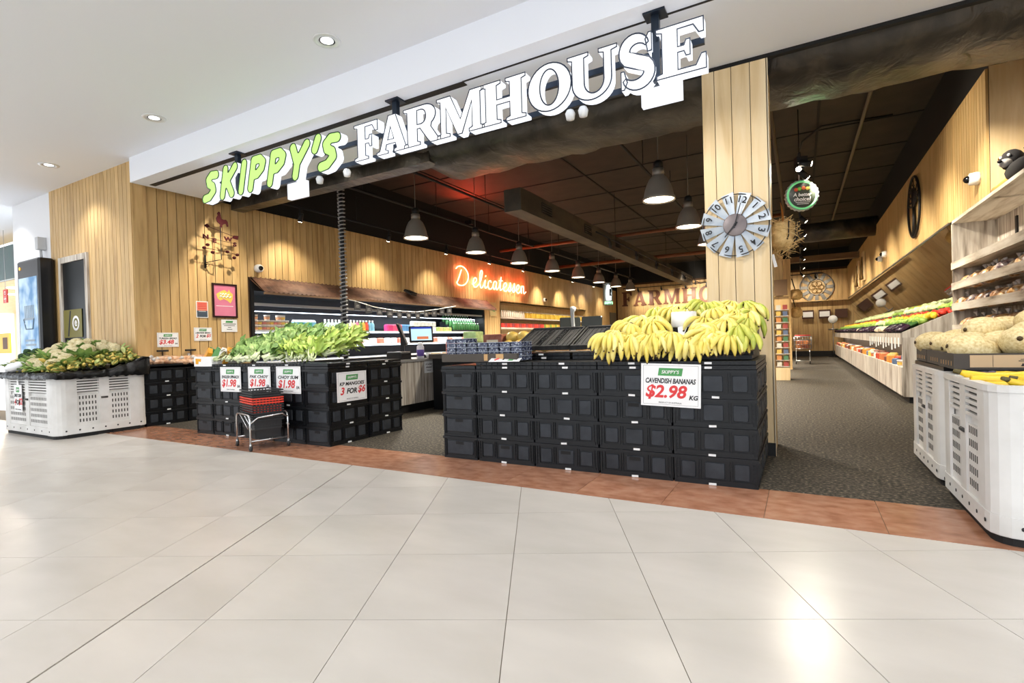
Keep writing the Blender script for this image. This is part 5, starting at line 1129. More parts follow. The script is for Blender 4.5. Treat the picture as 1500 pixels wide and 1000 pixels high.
# string of black shelf tags
bu = empty('tag_string', (-7.0, 6.38, 1.96)); tag(bu, 'sagging string of small black tags in front of the fridge', 'tag string')
pts = [(0, .0, 0), (0, .35, -.04), (0, .86, -.13), (0, 1.42, -.172), (0, 2.04, -.178), (0, 2.74, -.093), (0, 3.47, .015)]; MB().tube(pts, .008, 4).build('string', mat('pale_string', (170, 168, 160), .6), bu)
for k in range(12):
    y = .12+k*.28; z = np.interp(y, [p[1] for p in pts], [p[2] for p in pts]); t2 = MB().box(-.004, .004, -.08, .08, -.15, 0).build('tag', INK, bu, (0, y, z), (0, 0, R.uniform(-.15, .15))); MB().box(.004, .005, -.045, .045, -.095, -.088).build('print', mat('tag_print', (150, 148, 144), .6), t2); MB().box(.004, .005, -.035, .035, -.068, -.061).build('print', mat('tag_print', (150, 148, 144), .6), t2)
# crates of goods between the counter and the front stand
tt = empty('produce_table', (-4.2, 7.3, 0)); tag(tt, 'dark produce table behind the berry punnets', 'table'); MB().box(-1.3, 1.3, -.4, .4, .86, .94).build('top', CARD, tt); MB().box(-1.25, 1.25, -.36, .36, 0, .86).build('skirt', BPLAS, tt)
for i, (x, w3, h3, c, lab) in enumerate(((-5.2, .3, .2, (196, 92, 70), 'red printed carton on the produce table'), (-4.85, .26, .36, (176, 206, 132), 'tall pale green carton on the produce table'), (-4.4, .36, .3, (130, 70, 50), 'brown red printed carton on the produce table'))):
    o = MB().bevbox(-w3/2, w3/2, -.12, .12, 0, h3, .01).build('printed_carton', noise_mat('carton_%d' % i, [c, tuple(min(255, v+40) for v in c)], (1, 1, 1), 14, 3, .5), None, (x, 7.3, .94)); tag(o, lab, 'carton'); MB().box(-w3*.3, w3*.3, -.123, -.119, h3*.3, h3*.7).build('print', mat('pale_print', (224, 214, 190), .6), o)
ML2 = MB().ball((0, 0, .1), (.11, .11, .1), 12, 8).mesh('melon', noise_mat('gold_melon', [(196, 160, 62), (228, 200, 110)], (1, 1, 1), 8, 3, .5, vary=.1))
for k in range(6): o = put('melon', ML2, None, (-4.1+k % 4*.21, 7.2+.12*(k//4), .94+.14*(k//4))); tag(o, f'golden round melon on the produce table, {("lower", "upper")[k//4]} layer, {ordinal(k % 4)}', 'melon', 'golden melons')
for k, (x, lab) in enumerate(((-3.32, 'left black till screen behind the tilted racks'), (-2.95, 'right black till screen behind the tilted racks'))):
    e = empty('till_screen', (x, 7.9, .92), (0, 0, .5-k*.4)); tag(e, lab, 'screen'); MB().bevbox(-.17, .17, -.15, .15, -.015, .015, .015).build('panel', mat('till_black', (26, 30, 28), .35), e, (0, 0, .42), (1.35, 0, 0)); MB().box(-.03, .03, -.02, .02, 0, .4).build('stem', BLACK, e)
til = empty('till_counter', (-3.1, 7.95, 0)); tag(til, 'till counter hidden behind the tilted racks', 'counter'); MB().box(-.5, .5, -.3, .3, 0, .88).build('body', WASH, til); MB().box(-.54, .54, -.34, .34, .88, .92).build('worktop', mat('grey_worktop', (150, 148, 146), .4), til)
sn = MB().tube([(0, 0, 0), (.02, 0, .3), (0, 0, .62), (.04, -.05, .7)], [.045, .028, .03, .05], 10).build('card_reader_arm', mat('silver_plastic', (176, 178, 180), .4), None, (-3.2, 7.7, .92)); tag(sn, 'silver curved arm standing on the till counter', 'arm')

# ------------------------------------------------------------------ right hand produce display
DX, DY0, DY1 = 1.32, 9.72, 27.4
dp = empty('produce_display', (DX, DY0, 0)); tag(dp, 'long whitewashed produce display along the right wall under the mirror', 'display'); Ld = DY1-DY0
MB().box(.02, .98, 0, .05, .1, 1.0).build('end_panel', WASH, dp)
a = MB(); a._add([(0.02, 0, 1.0), (.96, 0, 1.0), (.96, 0, 1.52), (.02, 0, 1.08), (.02, .05, 1.0), (.96, .05, 1.0), (.96, .05, 1.52), (.02, .05, 1.08)], [(0, 1, 2, 3), (4, 7, 6, 5), (3, 2, 6, 7), (1, 5, 6, 2)]); a.build('end_gable', WASH, dp)
MB().box(.1, .98, .05, Ld, 0, .12).build('kick_plate', BLACK, dp); MB().box(.35, .4, .05, Ld, .5, .95).build('shelf_back', mat('shelf_dark', (66, 56, 48), .7), dp); MB().box(.03, .4, .05, Ld, .5, .53).build('shelf', WASHH, dp)
for k in range(88): MB().box(0, .022, k*.2+.002, k*.2+.198, .12, .55).build('board', WASH, dp)
for k in range(44): MB().box(-.01, .015, k*.4+.002, k*.4+.398, .9, 1.07).build('fascia_board', WASH, dp)
a = MB(); a._add([(.0, .05, 1.04), (.0, Ld, 1.04), (.98, Ld, 1.46), (.98, .05, 1.46), (0, .05, .98), (0, Ld, .98), (.98, Ld, 1.3), (.98, .05, 1.3)], [(0, 3, 2, 1), (4, 5, 6, 7), (0, 1, 5, 4)]); a.build('sloping_tray', BLACK, dp)
for k in range(12): MB().box(-.018, -.011, .05+k*.34, .13+k*.34, .86-.03*(k % 3), 1.0).build('price_ticket', PAPER, dp)
# produce rows on the slope: near ones single, far ones joined
def pm(nm, mb, m): return mb.mesh(nm, m)
PR = {'eggplant': pm('eggplant', MB().tube([(-.09, 0, .04), (-.06, 0, .04), (.02, 0, .045), (.07, 0, .045), (.1, 0, .045)], [.012, .026, .042, .04, .012], 8), mat('aubergine', (44, 24, 44), .25, vary=.3)),
      'zucchini': pm('zucchini', MB().tube([(-.1, 0, .03), (-.08, 0, .03), (.08, 0, .035), (.1, 0, .035)], [.012, .024, .026, .008], 7), mat('zucchini_green', (52, 96, 44), .4, vary=.2)),
      'tomato': pm('tomato', MB().ball((0, 0, .04), (.045, .045, .038), 9, 6), mat('tomato_red', (206, 52, 34), .3, vary=.15)),
      'capsicum': pm('capsicum', MB().ball((0, 0, .05), (.05, .045, .055), 8, 6, .08, random.Random(1)), mat('capsicum_yellow', (230, 190, 50), .3, vary=.2)),
      'lettuce': pm('lettuce', MB().ball((0, 0, .05), (.07, .065, .055), 10, 7, .22, random.Random(2)), noise_mat('lettuce_green', [(110, 150, 50), (168, 196, 92)], (1, 1, 1), 20, 3, .5, vary=.15)),
      'cabbage': pm('cabbage', MB().ball((0, 0, .06), (.07, .07, .065), 10, 7, .08, random.Random(3)), noise_mat('cabbage_pale', [(170, 190, 120), (222, 226, 184)], (1, 1, 1), 12, 3, .5, vary=.1)),
      'turnip': pm('turnip', MB().ball((0, 0, .04), (.05, .05, .04), 9, 6), mat('turnip_cream', (214, 196, 170), .5, vary=.15)),
      'cucumber': pm('cucumber', MB().tube([(-.1, 0, .025), (.1, 0, .025)], .022, 7), mat('cucumber_green', (40, 72, 34), .35, vary=.2))}
bands = ((0, .14, 'eggplant', 'dark purple eggplant along the front of the right display'), (.14, .2, 'zucchini', 'green zucchini in the front rows of the right display'), (.2, .36, 'lettuce', 'green lettuce in the middle of the right display'), (.36, .48, 'capsicum', 'yellow capsicum in the middle of the right display'), (.48, .64, 'tomato', 'red tomato in the upper rows of the right display'), (.64, .74, 'cucumber', 'dark cucumber in the upper rows of the right display'), (.74, .9, 'cabbage', 'pale cabbage along the back of the right display'))
cnt = {}
for u0, u1, kd, lab in bands:
    sz = {'lettuce': .12, 'cabbage': .125, 'eggplant': .1, 'zucchini': .07, 'tomato': .085, 'capsicum': .1, 'cucumber': .06}[kd]; far = MB(); src = PR[kd]; sv = [tuple(v.co) for v in src.vertices]; sf_ = [tuple(p.vertices) for p in src.polygons]
    y = DY0+.12
    while y < DY1-.1:
        kk = kd
        sec = int((y-DY0)/1.7)
        if kd == 'eggplant' and sec % 3 == 1: kk = 'turnip'
        if kd == 'lettuce' and sec % 4 == 2: kk = 'cabbage'
        if kd == 'capsicum' and sec % 3 == 2: kk = 'lettuce'
        if kd == 'cabbage' and sec % 3 == 0: kk = 'lettuce'
        rows = max(1, int((u1-u0)/sz+.5))
        for r in range(rows):
            u = u0+(r+.5)*(u1-u0)/rows+R.uniform(-.01, .01); yy = y+R.uniform(-.02, .02); zz = 1.05+.45*u+R.uniform(0, .045); rot = R.uniform(-.5, .5)+(0 if kd in ('eggplant', 'zucchini', 'cucumber') else R.uniform(0, 6))
            if cnt.get(kd, 0) < 90 and y < 17:
                nn = cnt.get((kk, kd), 0); cnt[(kk, kd)] = nn+1; o = put(kk, PR[kk], None, (DX+u, yy, zz), (0, -.38, rot)); tag(o, lab+f', {ordinal(nn)} from near end' if kk == kd else {'turnip': f'cream turnip along the front of the right display, {ordinal(nn)} from near end', 'cabbage': f'pale cabbage among the lettuces of the right display, {ordinal(nn)} from near end', 'lettuce': f'green lettuce among the {kd}s of the right display, {ordinal(nn)} from near end'}[kk], kk, kk+' rows on the right display, '+kd); cnt[kd] = cnt.get(kd, 0)+1
            else:
                c2, s2 = math.cos(rot), math.sin(rot); far._add([(DX+u+v[0]*c2-v[1]*s2, yy+v[0]*s2+v[1]*c2, zz+v[2]-.4*0) for v in sv], sf_, True)
        y += sz
    o = far.build(kd+'_rows', src.materials[0]); stuff(o); tag(o, {'eggplant': 'purple eggplants filling', 'zucchini': 'green zucchini filling', 'lettuce': 'lettuces filling', 'capsicum': 'yellow capsicums filling', 'tomato': 'red tomatoes filling', 'cucumber': 'dark cucumbers filling', 'cabbage': 'pale cabbages filling'}[kd]+' their row at the far end of the right display', kd)
# packets on the lower shelf
for k in range(100):
    c = ((206, 140, 62), (176, 66, 46), (216, 180, 84), (110, 62, 42), (214, 208, 192), (84, 104, 136), (184, 110, 66))[(k*3+k//5) % 7]; y = DY0+.25+k*.168; kd = 'bottle' if k < 5 and k % 2 == 0 else ('tub' if k % 7 == 3 else 'pack')
    place(kd, c, (DX+.1+.07*(k % 3), y, .53), f'coloured {"sauce bottle" if kd == "bottle" else ("jar" if kd == "tub" else "packet")} on the lower shelf of the right display', f'lower shelf {kd}s', kd, rz=R.uniform(-.5, .5), sc=R.uniform(.75, 1.2))
l = light('shelf_strip', 'AREA', (DX+.15, 18.5, .97), 40, (1, .88, .7), .1); l.data.shape = 'RECTANGLE'; l.data.size = .05; l.data.size_y = 17

# ------------------------------------------------------------------ whitewashed shelf unit with bagged nuts
un = empty('shelf_unit', (1.9, 5.4, 0)); tag(un, 'tall whitewashed shelf unit of bagged nuts at the right edge', 'shelf unit'); Lu = 4.12
MB().box(.0, .5, Lu-.04, Lu, 0, 2.64).build('end_panel', WASH, un); MB().box(.0, .5, 0, .04, 0, 2.64).build('end_panel', WASH, un); MB().box(.48, .52, 0, Lu, 0, 2.64).build('back_panel', WASH, un); MB().box(-.0, .5, 0, Lu, 2.6, 2.64).build('top', WASHH, un)
for z in (2.02, 1.73, 1.44, 1.14, .8): MB().box(.0, .48, .04, Lu-.04, z-.05, z-.03).build('shelf', WASHH, un); MB().box(-.015, .005, .04, Lu-.02, z-.07, z+.03).build('shelf_lip', WASHH, un)
for y in (3.3, 2.85, 2.78): MB().box(.46, .48, y-.025, y+.025, 2.06, 2.5).build('bracket_strip', BLACK, un)
BGC = [noise_mat('bag_nuts_%d' % i, [c, d, (224, 214, 200)], (1, 1, 1), 26, 4, .3, stops=[.35, .5, .7], vary=.12) for i, (c, d) in enumerate((((110, 70, 44), (176, 130, 90)), ((150, 100, 50), (206, 160, 100)), ((70, 56, 60), (140, 120, 120)), ((180, 120, 60), (220, 180, 130))))]
NB = [bag(20+i, BGC[i], .12, .075, .085) for i in range(4)]
for r, z in enumerate((1.7, 1.41, 1.11)):
    for k in range(17):
        y = 9.38-k*.17
        o = two('nut_bag', NB[(k*3+r) % 4], (2.05+R.uniform(-.02, .04), y, z+.01), (R.uniform(-.3, .3), -.6+R.uniform(-.3, .3), R.uniform(-.7, .7)), R.uniform(.9, 1.1), f'bag of nuts on the {("top", "middle", "lowest")[r]} nut shelf, {ordinal(k)} from the far end', 'nut bag', f'nut bags {r}', 'twist')
# plush dog lying along the top of the unit
dg = empty('plush_dog', (2.0, 7.35, 2.64)); tag(dg, 'black and tan plush dog lying on top of the right shelf unit', 'plush toy')
DB = mat('plush_black', (28, 26, 28), .9); DT = mat('plush_tan', (190, 142, 70), .9); DW = mat('plush_grey', (168, 164, 160), .9)
MB().tube([(0, -.5, .09), (0, -.2, .1), (0, 0, .1), (0, .12, .09)], [.07, .1, .09, .05], 10).build('body', DB, dg); MB().ball((-.02, .02, .24), (.1, .11, .11), 12, 8).build('head', DB, dg); MB().ball((-.09, -.05, .2), (.06, .06, .045), 10, 6).build('muzzle', DW, dg); MB().ball((-.145, -.085, .215), (.022, .022, .018), 8, 5).build('nose', DB, dg)
MB().leaf((-.04, .08, .3), (-.2, 1, .1), (0, 0, 1), .16, .08, .15).build('ear', DT, dg); MB().leaf((.05, -.06, .32), (.6, -.5, .2), (0, 0, 1), .14, .07, .2).build('ear', DB, dg)
for q in ((-.11, .01, .275), (-.07, -.075, .275)): MB().ball(q, .016, 6, 4).build('eye', PAPER, dg)
MB().tube([(-.04, .05, .04), (-.04, .35, .035), (-.03, .5, .035)], [.035, .032, .045], 8).build('leg', DT, dg); MB().tube([(.06, .05, .04), (.05, .3, .035), (.05, .4, .035)], [.035, .032, .04], 8).build('leg', DW, dg)
# pierced metal disc on the right wall
dc = empty('pierced_disc', (1.865, 12.0, 3.38), RL); tag(dc, 'dark pierced metal tree disc on the right hand boards', 'wall art'); MB().tube(ell3 := [(.55*math.cos(i*PI/24), .55*math.sin(i*PI/24), 0) for i in range(49)], .022, 6).build('ring', VB, dc)
t = MB(); t.tube([(0, -.54, 0), (.02, -.2, 0), (-.01, .05, 0)], [.04, .03, .025], 5); rr = random.Random(8)
for k in range(13): a = PI*(.02+.08*k); L = rr.uniform(.3, .5); t.tube([(-.01, .0, 0), (L*.5*math.cos(a)+.02, .05+L*.45*math.sin(a), 0), (L*math.cos(a), .04+L*math.sin(a), 0)], [.016, .01, .006], 4)
for k in range(70): a = rr.uniform(0, PI); q = rr.uniform(.2, .5); t.ball((q*math.cos(a), .03+q*math.sin(a)*.95, 0), (.03, .018, .006), 6, 4)
t.build('tree', VB, dc)
# dried herb bunches on the far right wall
for i, (y, h2) in enumerate(((20.8, 3.3), (22.6, 3.2))):
    m = MB(); rr = random.Random(i)
    for k in range(16): m.tube([(0, 0, .3), (rr.uniform(-.06, 0), rr.uniform(-.15, .15), -.1), (rr.uniform(-.1, 0), rr.uniform(-.24, .24), -.45)], .02, 4)
    o = m.build('herb_bunch', mat('dry_herb', (110, 84, 40), .8), None, (1.84, y, h2)); tag(o, ('nearer', 'farther')[i]+' dried herb bunch hanging on the far right boards', 'herb bunch'); MB().box(.0, .05, -.3, .3, -.5, .45).build('backing_board', WOODP, o)
# ------------------------------------------------------------------ melons and squash on the right bins
def carton_tray(loc, w3, d3, h3, label, tan=True):
    e = empty('cardboard_tray', loc); tag(e, label, 'tray'); m = MB()
    for a, b, c, d in ((-w3/2, w3/2, -d3/2, -d3/2+.012), (-w3/2, w3/2, d3/2-.012, d3/2), (-w3/2, -w3/2+.012, -d3/2+.012, d3/2-.012), (w3/2-.012, w3/2, -d3/2+.012, d3/2-.012)): m.box(a, b, c, d, 0, h3)
    m.box(-w3/2+.012, w3/2-.012, -d3/2+.012, d3/2-.012, 0, .01); m.build('carton', CARD, e)
    if tan: MB().box(-w3/2+.08, w3/2-.06, -d3/2-.002, -d3/2, .012, h3-.01).build('printed_side', mat('beige_cardboard', (196, 168, 132), .8), e); q = MB(); q.box(-.09, -.088, -d3/2-.003, -d3/2-.002, .015, h3-.012); q.prism([(0, 0), (.02, 0), (.01, .02)], 0, .001); v = q.v[-6:]; q.v[-6:] = [(x+.04, -d3/2-.003-z, y+.02) for x, y, z in v]; q.box(.03, .1, -d3/2-.003, -d3/2-.002, .05, .054); q.box(.04, .09, -d3/2-.003, -d3/2-.002, .06, .064); q.build('print', INK, e)
    for k in range(5): MB().box(-w3/2-.002, -w3/2, -d3/2+.06+k*.07, -d3/2+.064+k*.07, .02, .05).build('slot', TAN, e)
    return e
lp = MB().box(-.55, .55, -.52, .52, 0, .03).build('flat_board', BPLAS, None, (1.42, 5.16, .82)); tag(lp, 'black flat lid over the second right bin', 'lid')
lp = MB().box(-.52, .5, -.18, .18, 0, .03).build('flat_board', BPLAS, None, (1.44, 4.44, .825)); tag(lp, 'black crate edge under the melon cartons on the near bin', 'lid')
carton_tray((1.14, 4.52, .855), .56, .42, .1, 'dark carton with beige printed side under the melons, nearest'); carton_tray((1.16, 5.0, .855), .56, .5, .1, 'dark melon carton in the middle', False); carton_tray((1.16, 5.47, .855), .56, .4, .1, 'dark melon carton farthest from the mall', False); carton_tray((1.72, 4.6, .86), .5, .5, .12, 'dark carton at the right edge behind the squash', False)
MEL = MB().ball((0, 0, 0), (.15, .105, .1), 18, 12).mesh('melon', noise_mat('netted_melon', [(194, 168, 112), (220, 200, 148), (232, 216, 170)], (1, 1, 1), 60, 5, .55, bump=.1, bscale=90, vary=.06)); MSC = MB().lathe([(0, 0), (.012, 0), (.016, .004), (0, .006)], 8).mesh('stem_scar', TIP)
for k, (x, y, z, a) in enumerate(((.98, 5.5, 1.0, .3), (1.1, 5.3, 1.02, .1), (1.0, 5.12, 1.0, .4), (1.05, 4.9, 1.0, .2), (1.04, 4.7, 1.0, .5), (1.0, 4.5, .97, .2), (1.14, 4.86, 1.1, .6), (1.32, 5.1, 1.1, .2), (1.22, 4.46, 1.02, 1.3), (1.36, 4.48, 1.0, .1), (1.36, 4.7, 1.07, .3), (1.4, 4.9, 1.15, 1.2), (1.56, 4.75, 1.12, .3), (1.62, 5.0, 1.18, .2), (1.2, 4.7, 1.0, .4), (1.4, 5.3, 1.03, .3), (1.7, 4.62, 1.06, .9))):
    o = put('melon', MEL, None, (x, y, z), (R.uniform(-.2, .2), R.uniform(-.25, .25), a), (R.uniform(.85, 1.02),)*3); tag(o, f'pale netted melon on the right bins, {ordinal(k)} counted from the far end', 'melon', 'netted melons'); put('stem_scar', MSC, o, (-.148, 0, 0), (0, -PI/2, 0))
SQ = MB().tube([(-.17, 0, .02), (-.13, 0, .01), (-.05, 0, .0), (.06, 0, .005), (.13, 0, .03), (.16, 0, .045)], [.014, .028, .036, .032, .022, .014], 9).mesh('squash', mat('squash_yellow', (236, 196, 44), .35, vary=.08)); SQT = MB().tube([(.155, 0, .044), (.19, 0, .055)], [.014, .011], 7).mesh('stem', mat('squash_stem', (90, 80, 40), .6))
for k in range(20):
    x = 1.04+.15*(k % 5)+R.uniform(-.03, .03); y = 3.66+.14*(k//5)+R.uniform(-.02, .02); two('yellow_squash', (SQ, SQT), (x, y, .775+.012*(k//5)+R.uniform(0, .025)), (R.uniform(-.1, .1), R.uniform(-.1, .1), R.uniform(-.6, .6)+(PI if k % 3 == 0 else 0)), R.uniform(.95, 1.15), f'long yellow squash in the nearest right bin, {ordinal(k//5)} row back, {ordinal(k % 5)} across', 'squash', 'yellow squash', 'stem')
MB(); tag(MB().box(.9, 1.94, 3.52, 4.56, .7, .76).build('bin_insert', BPLAS), 'black insert holding up the squash in the nearest bin', 'insert')
pt = MB().ball((0, 0, .02), (.04, .032, .028), 9, 6, .08, random.Random(1)).mesh('potato', mat('purple_tuber', (84, 74, 92), .6, vary=.2))
for k in range(9): o = put('tuber', pt, None, (.92+.05*(k % 3), 4.05+.07*(k//1) % .3+.02*k, .79+.015*(k % 2)), (0, 0, k)); tag(o, f'small purple tuber in the nearest right bin, {ordinal(k)} from the mall', 'tuber', 'purple tubers')

# ------------------------------------------------------------------ clock on the pillar
ck = empty('wall_clock', (-.515, 5.22, 2.14), RF); tag(ck, 'large windmill style clock on the timber pillar', 'clock')
MB().tube([(.285*math.cos(i*PI/30), .285*math.sin(i*PI/30), 0) for i in range(61)], .005, 5).build('rim', mat('clock_dark', (60, 58, 58), .5, .4), ck)
MB().lathe([(0, .012), (.095, .012), (.104, .006), (.104, -.004), (0, -.004)], 32).build('hub', noise_mat('zinc_hub', [(108, 100, 102), (138, 128, 128)], (1, 1, 1), 6, 4, .5, metal=.3), ck)
BLD = MB(); BLD._add([(-.024, .1, -.008), (.024, .1, .006), (.062, .3, .014), (-.05, .3, -.012), (-.024, .1, -.012), (.024, .1, .002), (.062, .3, .01), (-.05, .3, -.016)], [(0, 1, 2, 3), (7, 6, 5, 4), (0, 4, 5, 1), (1, 5, 6, 2), (2, 6, 7, 3), (3, 7, 4, 0)]); BLD = BLD.mesh('blade', noise_mat('zinc_blade', [(150, 164, 180), (196, 202, 208)], (1, 1, 1), 5, 3, .4, metal=.2))
for k in range(12):
    a = math.radians(-17-30*(k)) if True else 0
    b2 = put('blade', BLD, ck, (0, 0, 0), (0, 0, a)); put('numeral', text_mesh(str(k if k else 12), .085, INK, .012), b2, (.005, .235, .014), (0, .12, 0))
MB().prism([(-.006, -.03), (.006, -.03), (.003, .2), (-.003, .2)], .02, .024).build('minute_hand', INK, ck, None, (0, 0, -.27)); MB().prism([(-.008, -.03), (.008, -.03), (.004, .14), (-.004, .14)], .016, .02).build('hour_hand', INK, ck, None, (0, 0, 2.45)); MB().lathe([(0, .026), (.012, .026), (.012, .012), (0, .012)], 12).build('pin', INK, ck)
# straw filled basket on the aisle side of the pillar
hb = empty('wall_basket', (-.225, 5.56, 2.02)); tag(hb, 'half round wire basket filled with straw on the pillar side', 'basket')
m = MB(); rr = random.Random(6)
m.ball((.08, 0, .02), (.12, .17, .15), 14, 8, .1, rr)
for k in range(220):
    a = rr.uniform(0, 6.28); b = rr.uniform(-.15, .18); q = math.sqrt(max(.05, 1-(b/.19)**2)); p = Vector((.09+.12*q*math.cos(a), .17*q*math.sin(a), b)); d = Vector((rr.uniform(-1, 1), rr.uniform(-1, 1), rr.uniform(-.6, .6)))*.07; m.tube([tuple(p-d), tuple(p+d*.3+Vector((.01, 0, .01))), tuple(p+d)], .0025, 3)
m.v = [(max(x, .003), y, z) for x, y, z in m.v]; m.build('straw', noise_mat('straw', [(196, 160, 100), (236, 204, 144)], (1, 1, 1), 20, 3, .8), hb)
for k in range(5): a = -1.2+.6*k; MB().tube([(.1+.13*math.cos(a), .18*math.sin(a), .13), (.1+.12*math.cos(a), .17*math.sin(a), 0), (.06+.04*math.cos(a), .05*math.sin(a), -.15)], .006, 5).build('wire', VB, hb)
for s in (-.03, .03): MB().leaf((.09, s, .1), (.0, s*3, 1), (1, 0, .2), .24, .08, .05, 5).build('straw_ear', mat('ochre_felt', (186, 122, 56), .8), hb)
wt = MB().prism([(-.012, -.1), (.016, -.1), (.012, .02), (-.012, .02)], -.001, .001).build('paper_tag', PAPER, None, (-.21, 5.34, 1.83), (PI/2, -.2, .3)); tag(wt, 'small white paper tag on the corner of the pillar', 'tag')
# bottle cap sign
rd = empty('bottle_cap_sign', (.06, 9.3, 3.27), (PI/2, 0, .35)); tag(rd, 'round green bottle cap sign hanging over the right aisle', 'sign')
cap = [((.235+.012*(i % 2))*math.cos(i*PI/24), (.235+.012*(i % 2))*math.sin(i*PI/24)) for i in range(48)]; MB().prism(cap, -.06, .0).build('cap_rim', mat('cap_silver', (196, 200, 198), .3, .6), rd); MB().lathe([(0, .004), (.225, .004), (.23, 0), (0, 0)], 40).build('disc', mat('cap_face', (52, 58, 50), .4), rd); MB().lathe([(.195, .005), (.205, .009), (.222, .009), (.228, .005)], 40, caps=False).build('green_ring', mat('cap_green', (120, 196, 140), .4, 0, (90, 190, 120), .3), rd)
text('A better', .075, WPRINT, rd, 0, .01, .008, .02, .15); text('choice!', .085, WPRINT, rd, 0, -.06, .008, .025, .15)
for c, x, y, q in (((226, 90, 60), -.09, .09, .03), ((110, 180, 60), -.04, .1, .03), ((226, 110, 70), .02, .11, .03), ((220, 190, 90), .08, .1, .03)): MB().lathe([(0, .009), (q, .008), (q, .004), (0, .004)], 14, (x, y, 0)).build('fruit_print', mat('fruit_%d' % c[0] + str(c[1]), c, .5), rd)
MB().box(-.1, .11, -.115, -.107, .006, .008).build('small_print', WPRINT, rd); MB().box(-.08, .09, -.14, -.132, .006, .008).build('small_print', WPRINT, rd); MB().tube([(-.03, .24, -.03), (-.03, .45, -.03), (.03, .45, -.03), (.03, .24, -.03)], .01, 5).build('hanger', STEEL, rd); MB().box(-.08, .08, .44, .6, -.09, .03).build('spot_housing', BLACK, rd)
light('cap_lamp', 'SPOT', (.0, 8.4, 3.6), 6, (1, .95, .85), .03, (.06, 9.3, 3.27), 40)
# timber post with a greeting card stand in the aisle
pz = MB().box(-.9, -.36, 14.05, 14.5, 0, 3.6).build('timber_post', WOODD); tag(pz, 'timber clad post deeper in the aisle behind the pillar', 'post')
for k in range(4): MB().box(-.88+k*.13, -.76+k*.13, 14.03, 14.05, 0, 3.6).build('plank', WOOD, pz)
cs = empty('card_stand', (-.46, 13.9, 0)); tag(cs, 'tall rack of small bright packets against the timber post', 'rack'); MB().box(-.2, .22, .06, .1, .1, 2.0).build('back_board', WOOD, cs); MB().box(-.2, .22, -.06, .1, 0, .3).build('base', WOODP, cs)
CC = ((150, 62, 54), (190, 156, 74), (66, 108, 72), (190, 184, 168), (84, 96, 120), (180, 116, 60))
for r in range(10):
    MB().box(-.2, .22, -.06, .06, .32+r*.15, .335+r*.15).build('shelf', WASHH, cs)
    for k in range(3): o = MB().box(-.05, .05, -.006, .006, 0, .11).build('seed_packet', mat('pkt_%d' % ((r*2+k*3) % 6), CC[(r*2+k*3) % 6], .5), None, (-.6+k*.14, 13.85, .335+r*.15), (-.15, 0, 0)); tag(o, f'small bright packet on the aisle rack, {ordinal(r)} shelf up, {("left", "middle", "right")[k]}', 'packet', 'packets on the aisle rack')
hd = MB().box(-.18, .2, -.01, .01, 2.02, 2.4).build('header_board', mat('brown_board', (120, 92, 62), .6), cs)
# far aisle: second post, baskets, clock, signs, trolley
pz = MB().box(-.9, -.25, 18.0, 18.5, 0, 3.4).build('timber_post', WOODD); tag(pz, 'second timber post far down the aisle', 'post')
for i, (y, z) in enumerate(((18.2, 2.1), (18.3, 1.55))): 
    o = MB().ball((0, 0, 0), (.2, .2, .17), 10, 6, .12, random.Random(i)).build('hanging_basket', noise_mat('straw', [(196, 160, 100), (236, 204, 144)], (1, 1, 1), 20, 3, .8), None, (-.12, y, z+.2)); tag(o, ('straw basket hung on the second aisle post', 'small straw basket deepest along the aisle')[i], 'basket'); MB().tube([(0, 0, .1), (-.1, 0, .5)], .015, 4).build('handle', VB, o)
fc = empty('far_clock', (.68, 27.94, 3.22), RF); tag(fc, 'big dark metal roman clock on the far aisle wall', 'clock'); MB().tube([(.68*math.cos(i*PI/24), .68*math.sin(i*PI/24), 0) for i in range(49)], .03, 5).build('outer_ring', GREYM, fc); MB().tube([(.36*math.cos(i*PI/24), .36*math.sin(i*PI/24), 0) for i in range(49)], .025, 5).build('inner_ring', GREYM, fc)
for k in range(12): a = k*PI/6; MB().box(-.07, .07, .38, .66, -.01, .01).build('numeral_plate', GREYM, fc, None, (0, 0, a))
m = MB()
for k in range(6): a = k*PI/3; m.lathe([(.1, 0), (.13, 0), (.13, .02), (.1, .02)], 12, caps=False, c=(.17*math.cos(a), .17*math.sin(a), 0))
m.build('gears', mat('brass_gear', (140, 108, 60), .4, .5), fc)
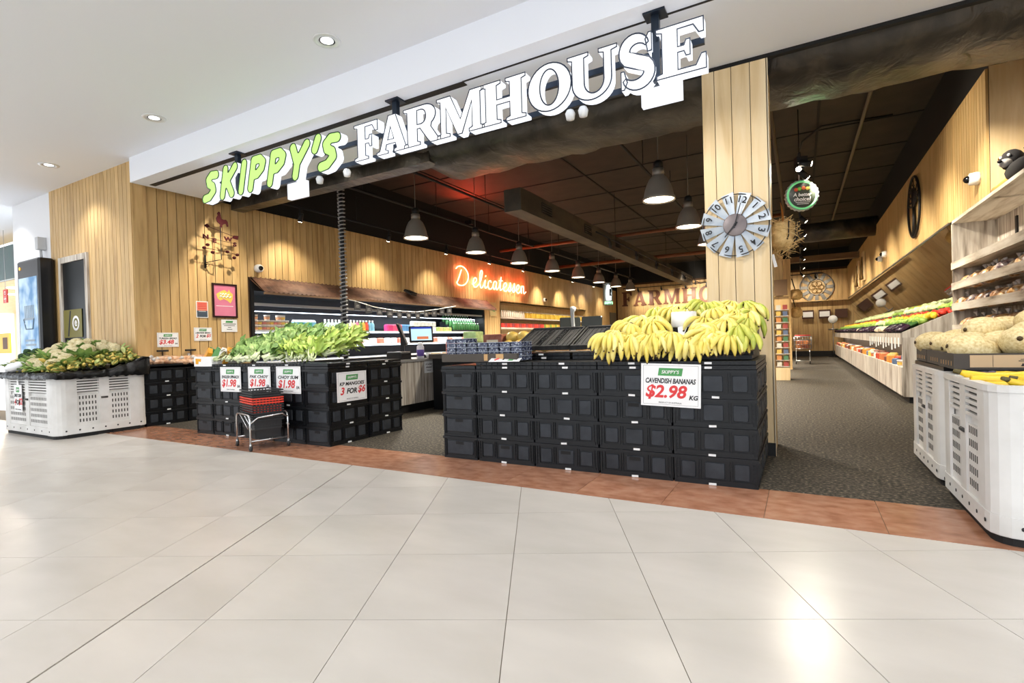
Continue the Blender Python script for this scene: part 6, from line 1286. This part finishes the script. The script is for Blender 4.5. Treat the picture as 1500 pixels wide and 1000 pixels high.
for i, x in enumerate((.3, .97, 1.62)):
    o = MB().box(-.24, .24, -.2, .2, -.08, .08).build('wall_box', mat('dark_timber', (74, 44, 30), .6), None, (x, 27.9, 1.96), RF); tag(o, ('left', 'middle', 'right')[i]+' dark timber box sign on the far aisle wall', 'sign')
    if i < 2: MB().box(-.2, .2, -.12, .12, .08, .09).build('card', PAPER, o)
st = empty('shopping_trolley', (.05, 21.4, 0)); tag(st, 'wire shopping trolley parked far along the aisle', 'trolley')
m = MB()
for z, q in ((.55, .0), (.7, .03), (.85, .06), (.98, .09)): m.tube([(-.25-q*.3, -.35-q, z), (.25+q*.3, -.35-q, z), (.25+q*.3, .4+q, z), (-.25-q*.3, .4+q, z), (-.25-q*.3, -.35-q, z)], .01, 4)
for k in range(7): x = -.25+k*.083; m.tube([(x, -.35, .55), (x, -.44, .98)], .006, 4); m.tube([(-.27, -.35+k*.12, .55), (-.28, -.4+k*.13, .98)], .006, 4); m.tube([(.27, -.35+k*.12, .55), (.28, -.4+k*.13, .98)], .006, 4)
m.build('cage', STEEL, st); MB().tube([(-.25, .45, 1.02), (.25, .45, 1.02)], .02, 6).build('handle', RED, st); m = MB(); m.tube([(-.22, -.4, .12), (.22, -.4, .12), (.22, .4, .12), (.22, .4, .55)], .012, 4); m.tube([(-.22, -.4, .12), (-.22, .4, .12), (-.22, .4, .55)], .012, 4); m.build('chassis', STEEL, st)
MB().bevbox(-.2, .2, -.3, .3, .56, .85, .03).build('contents', noise_mat('trolley_goods', [(120, 60, 50), (200, 130, 70)], (1, 1, 1), 8, 3, .6), st)
for x in (-.22, .22):
    for y in (-.4, .4): MB().lathe([(0, -.015), (.055, -.015), (.055, .015), (0, .015)], 12, (x, y, .056), axis='x').build('castor', BLACK, st)
ws = empty('produce_scale', (1.25, 27.0, 0)); tag(ws, 'white dial produce scale at the far end of the right display', 'scale'); MB().tube([(0, 0, 0), (0, 0, 1.5)], .02, 6).build('pole', STEEL, ws); MB().lathe([(0, -.04), (.18, -.04), (.18, .04), (0, .04)], 20, (0, 0, 1.68), axis='y').build('dial', PAPER, ws); MB().lathe([(0, 0), (.16, .0), (.2, .06), (.18, .06), (0, .01)], 16, (0, 0, 1.2)).build('pan', STEEL, ws); MB().lathe([(0, 0), (.2, 0), (.2, .03), (0, .03)], 16).build('base', BLACK, ws)
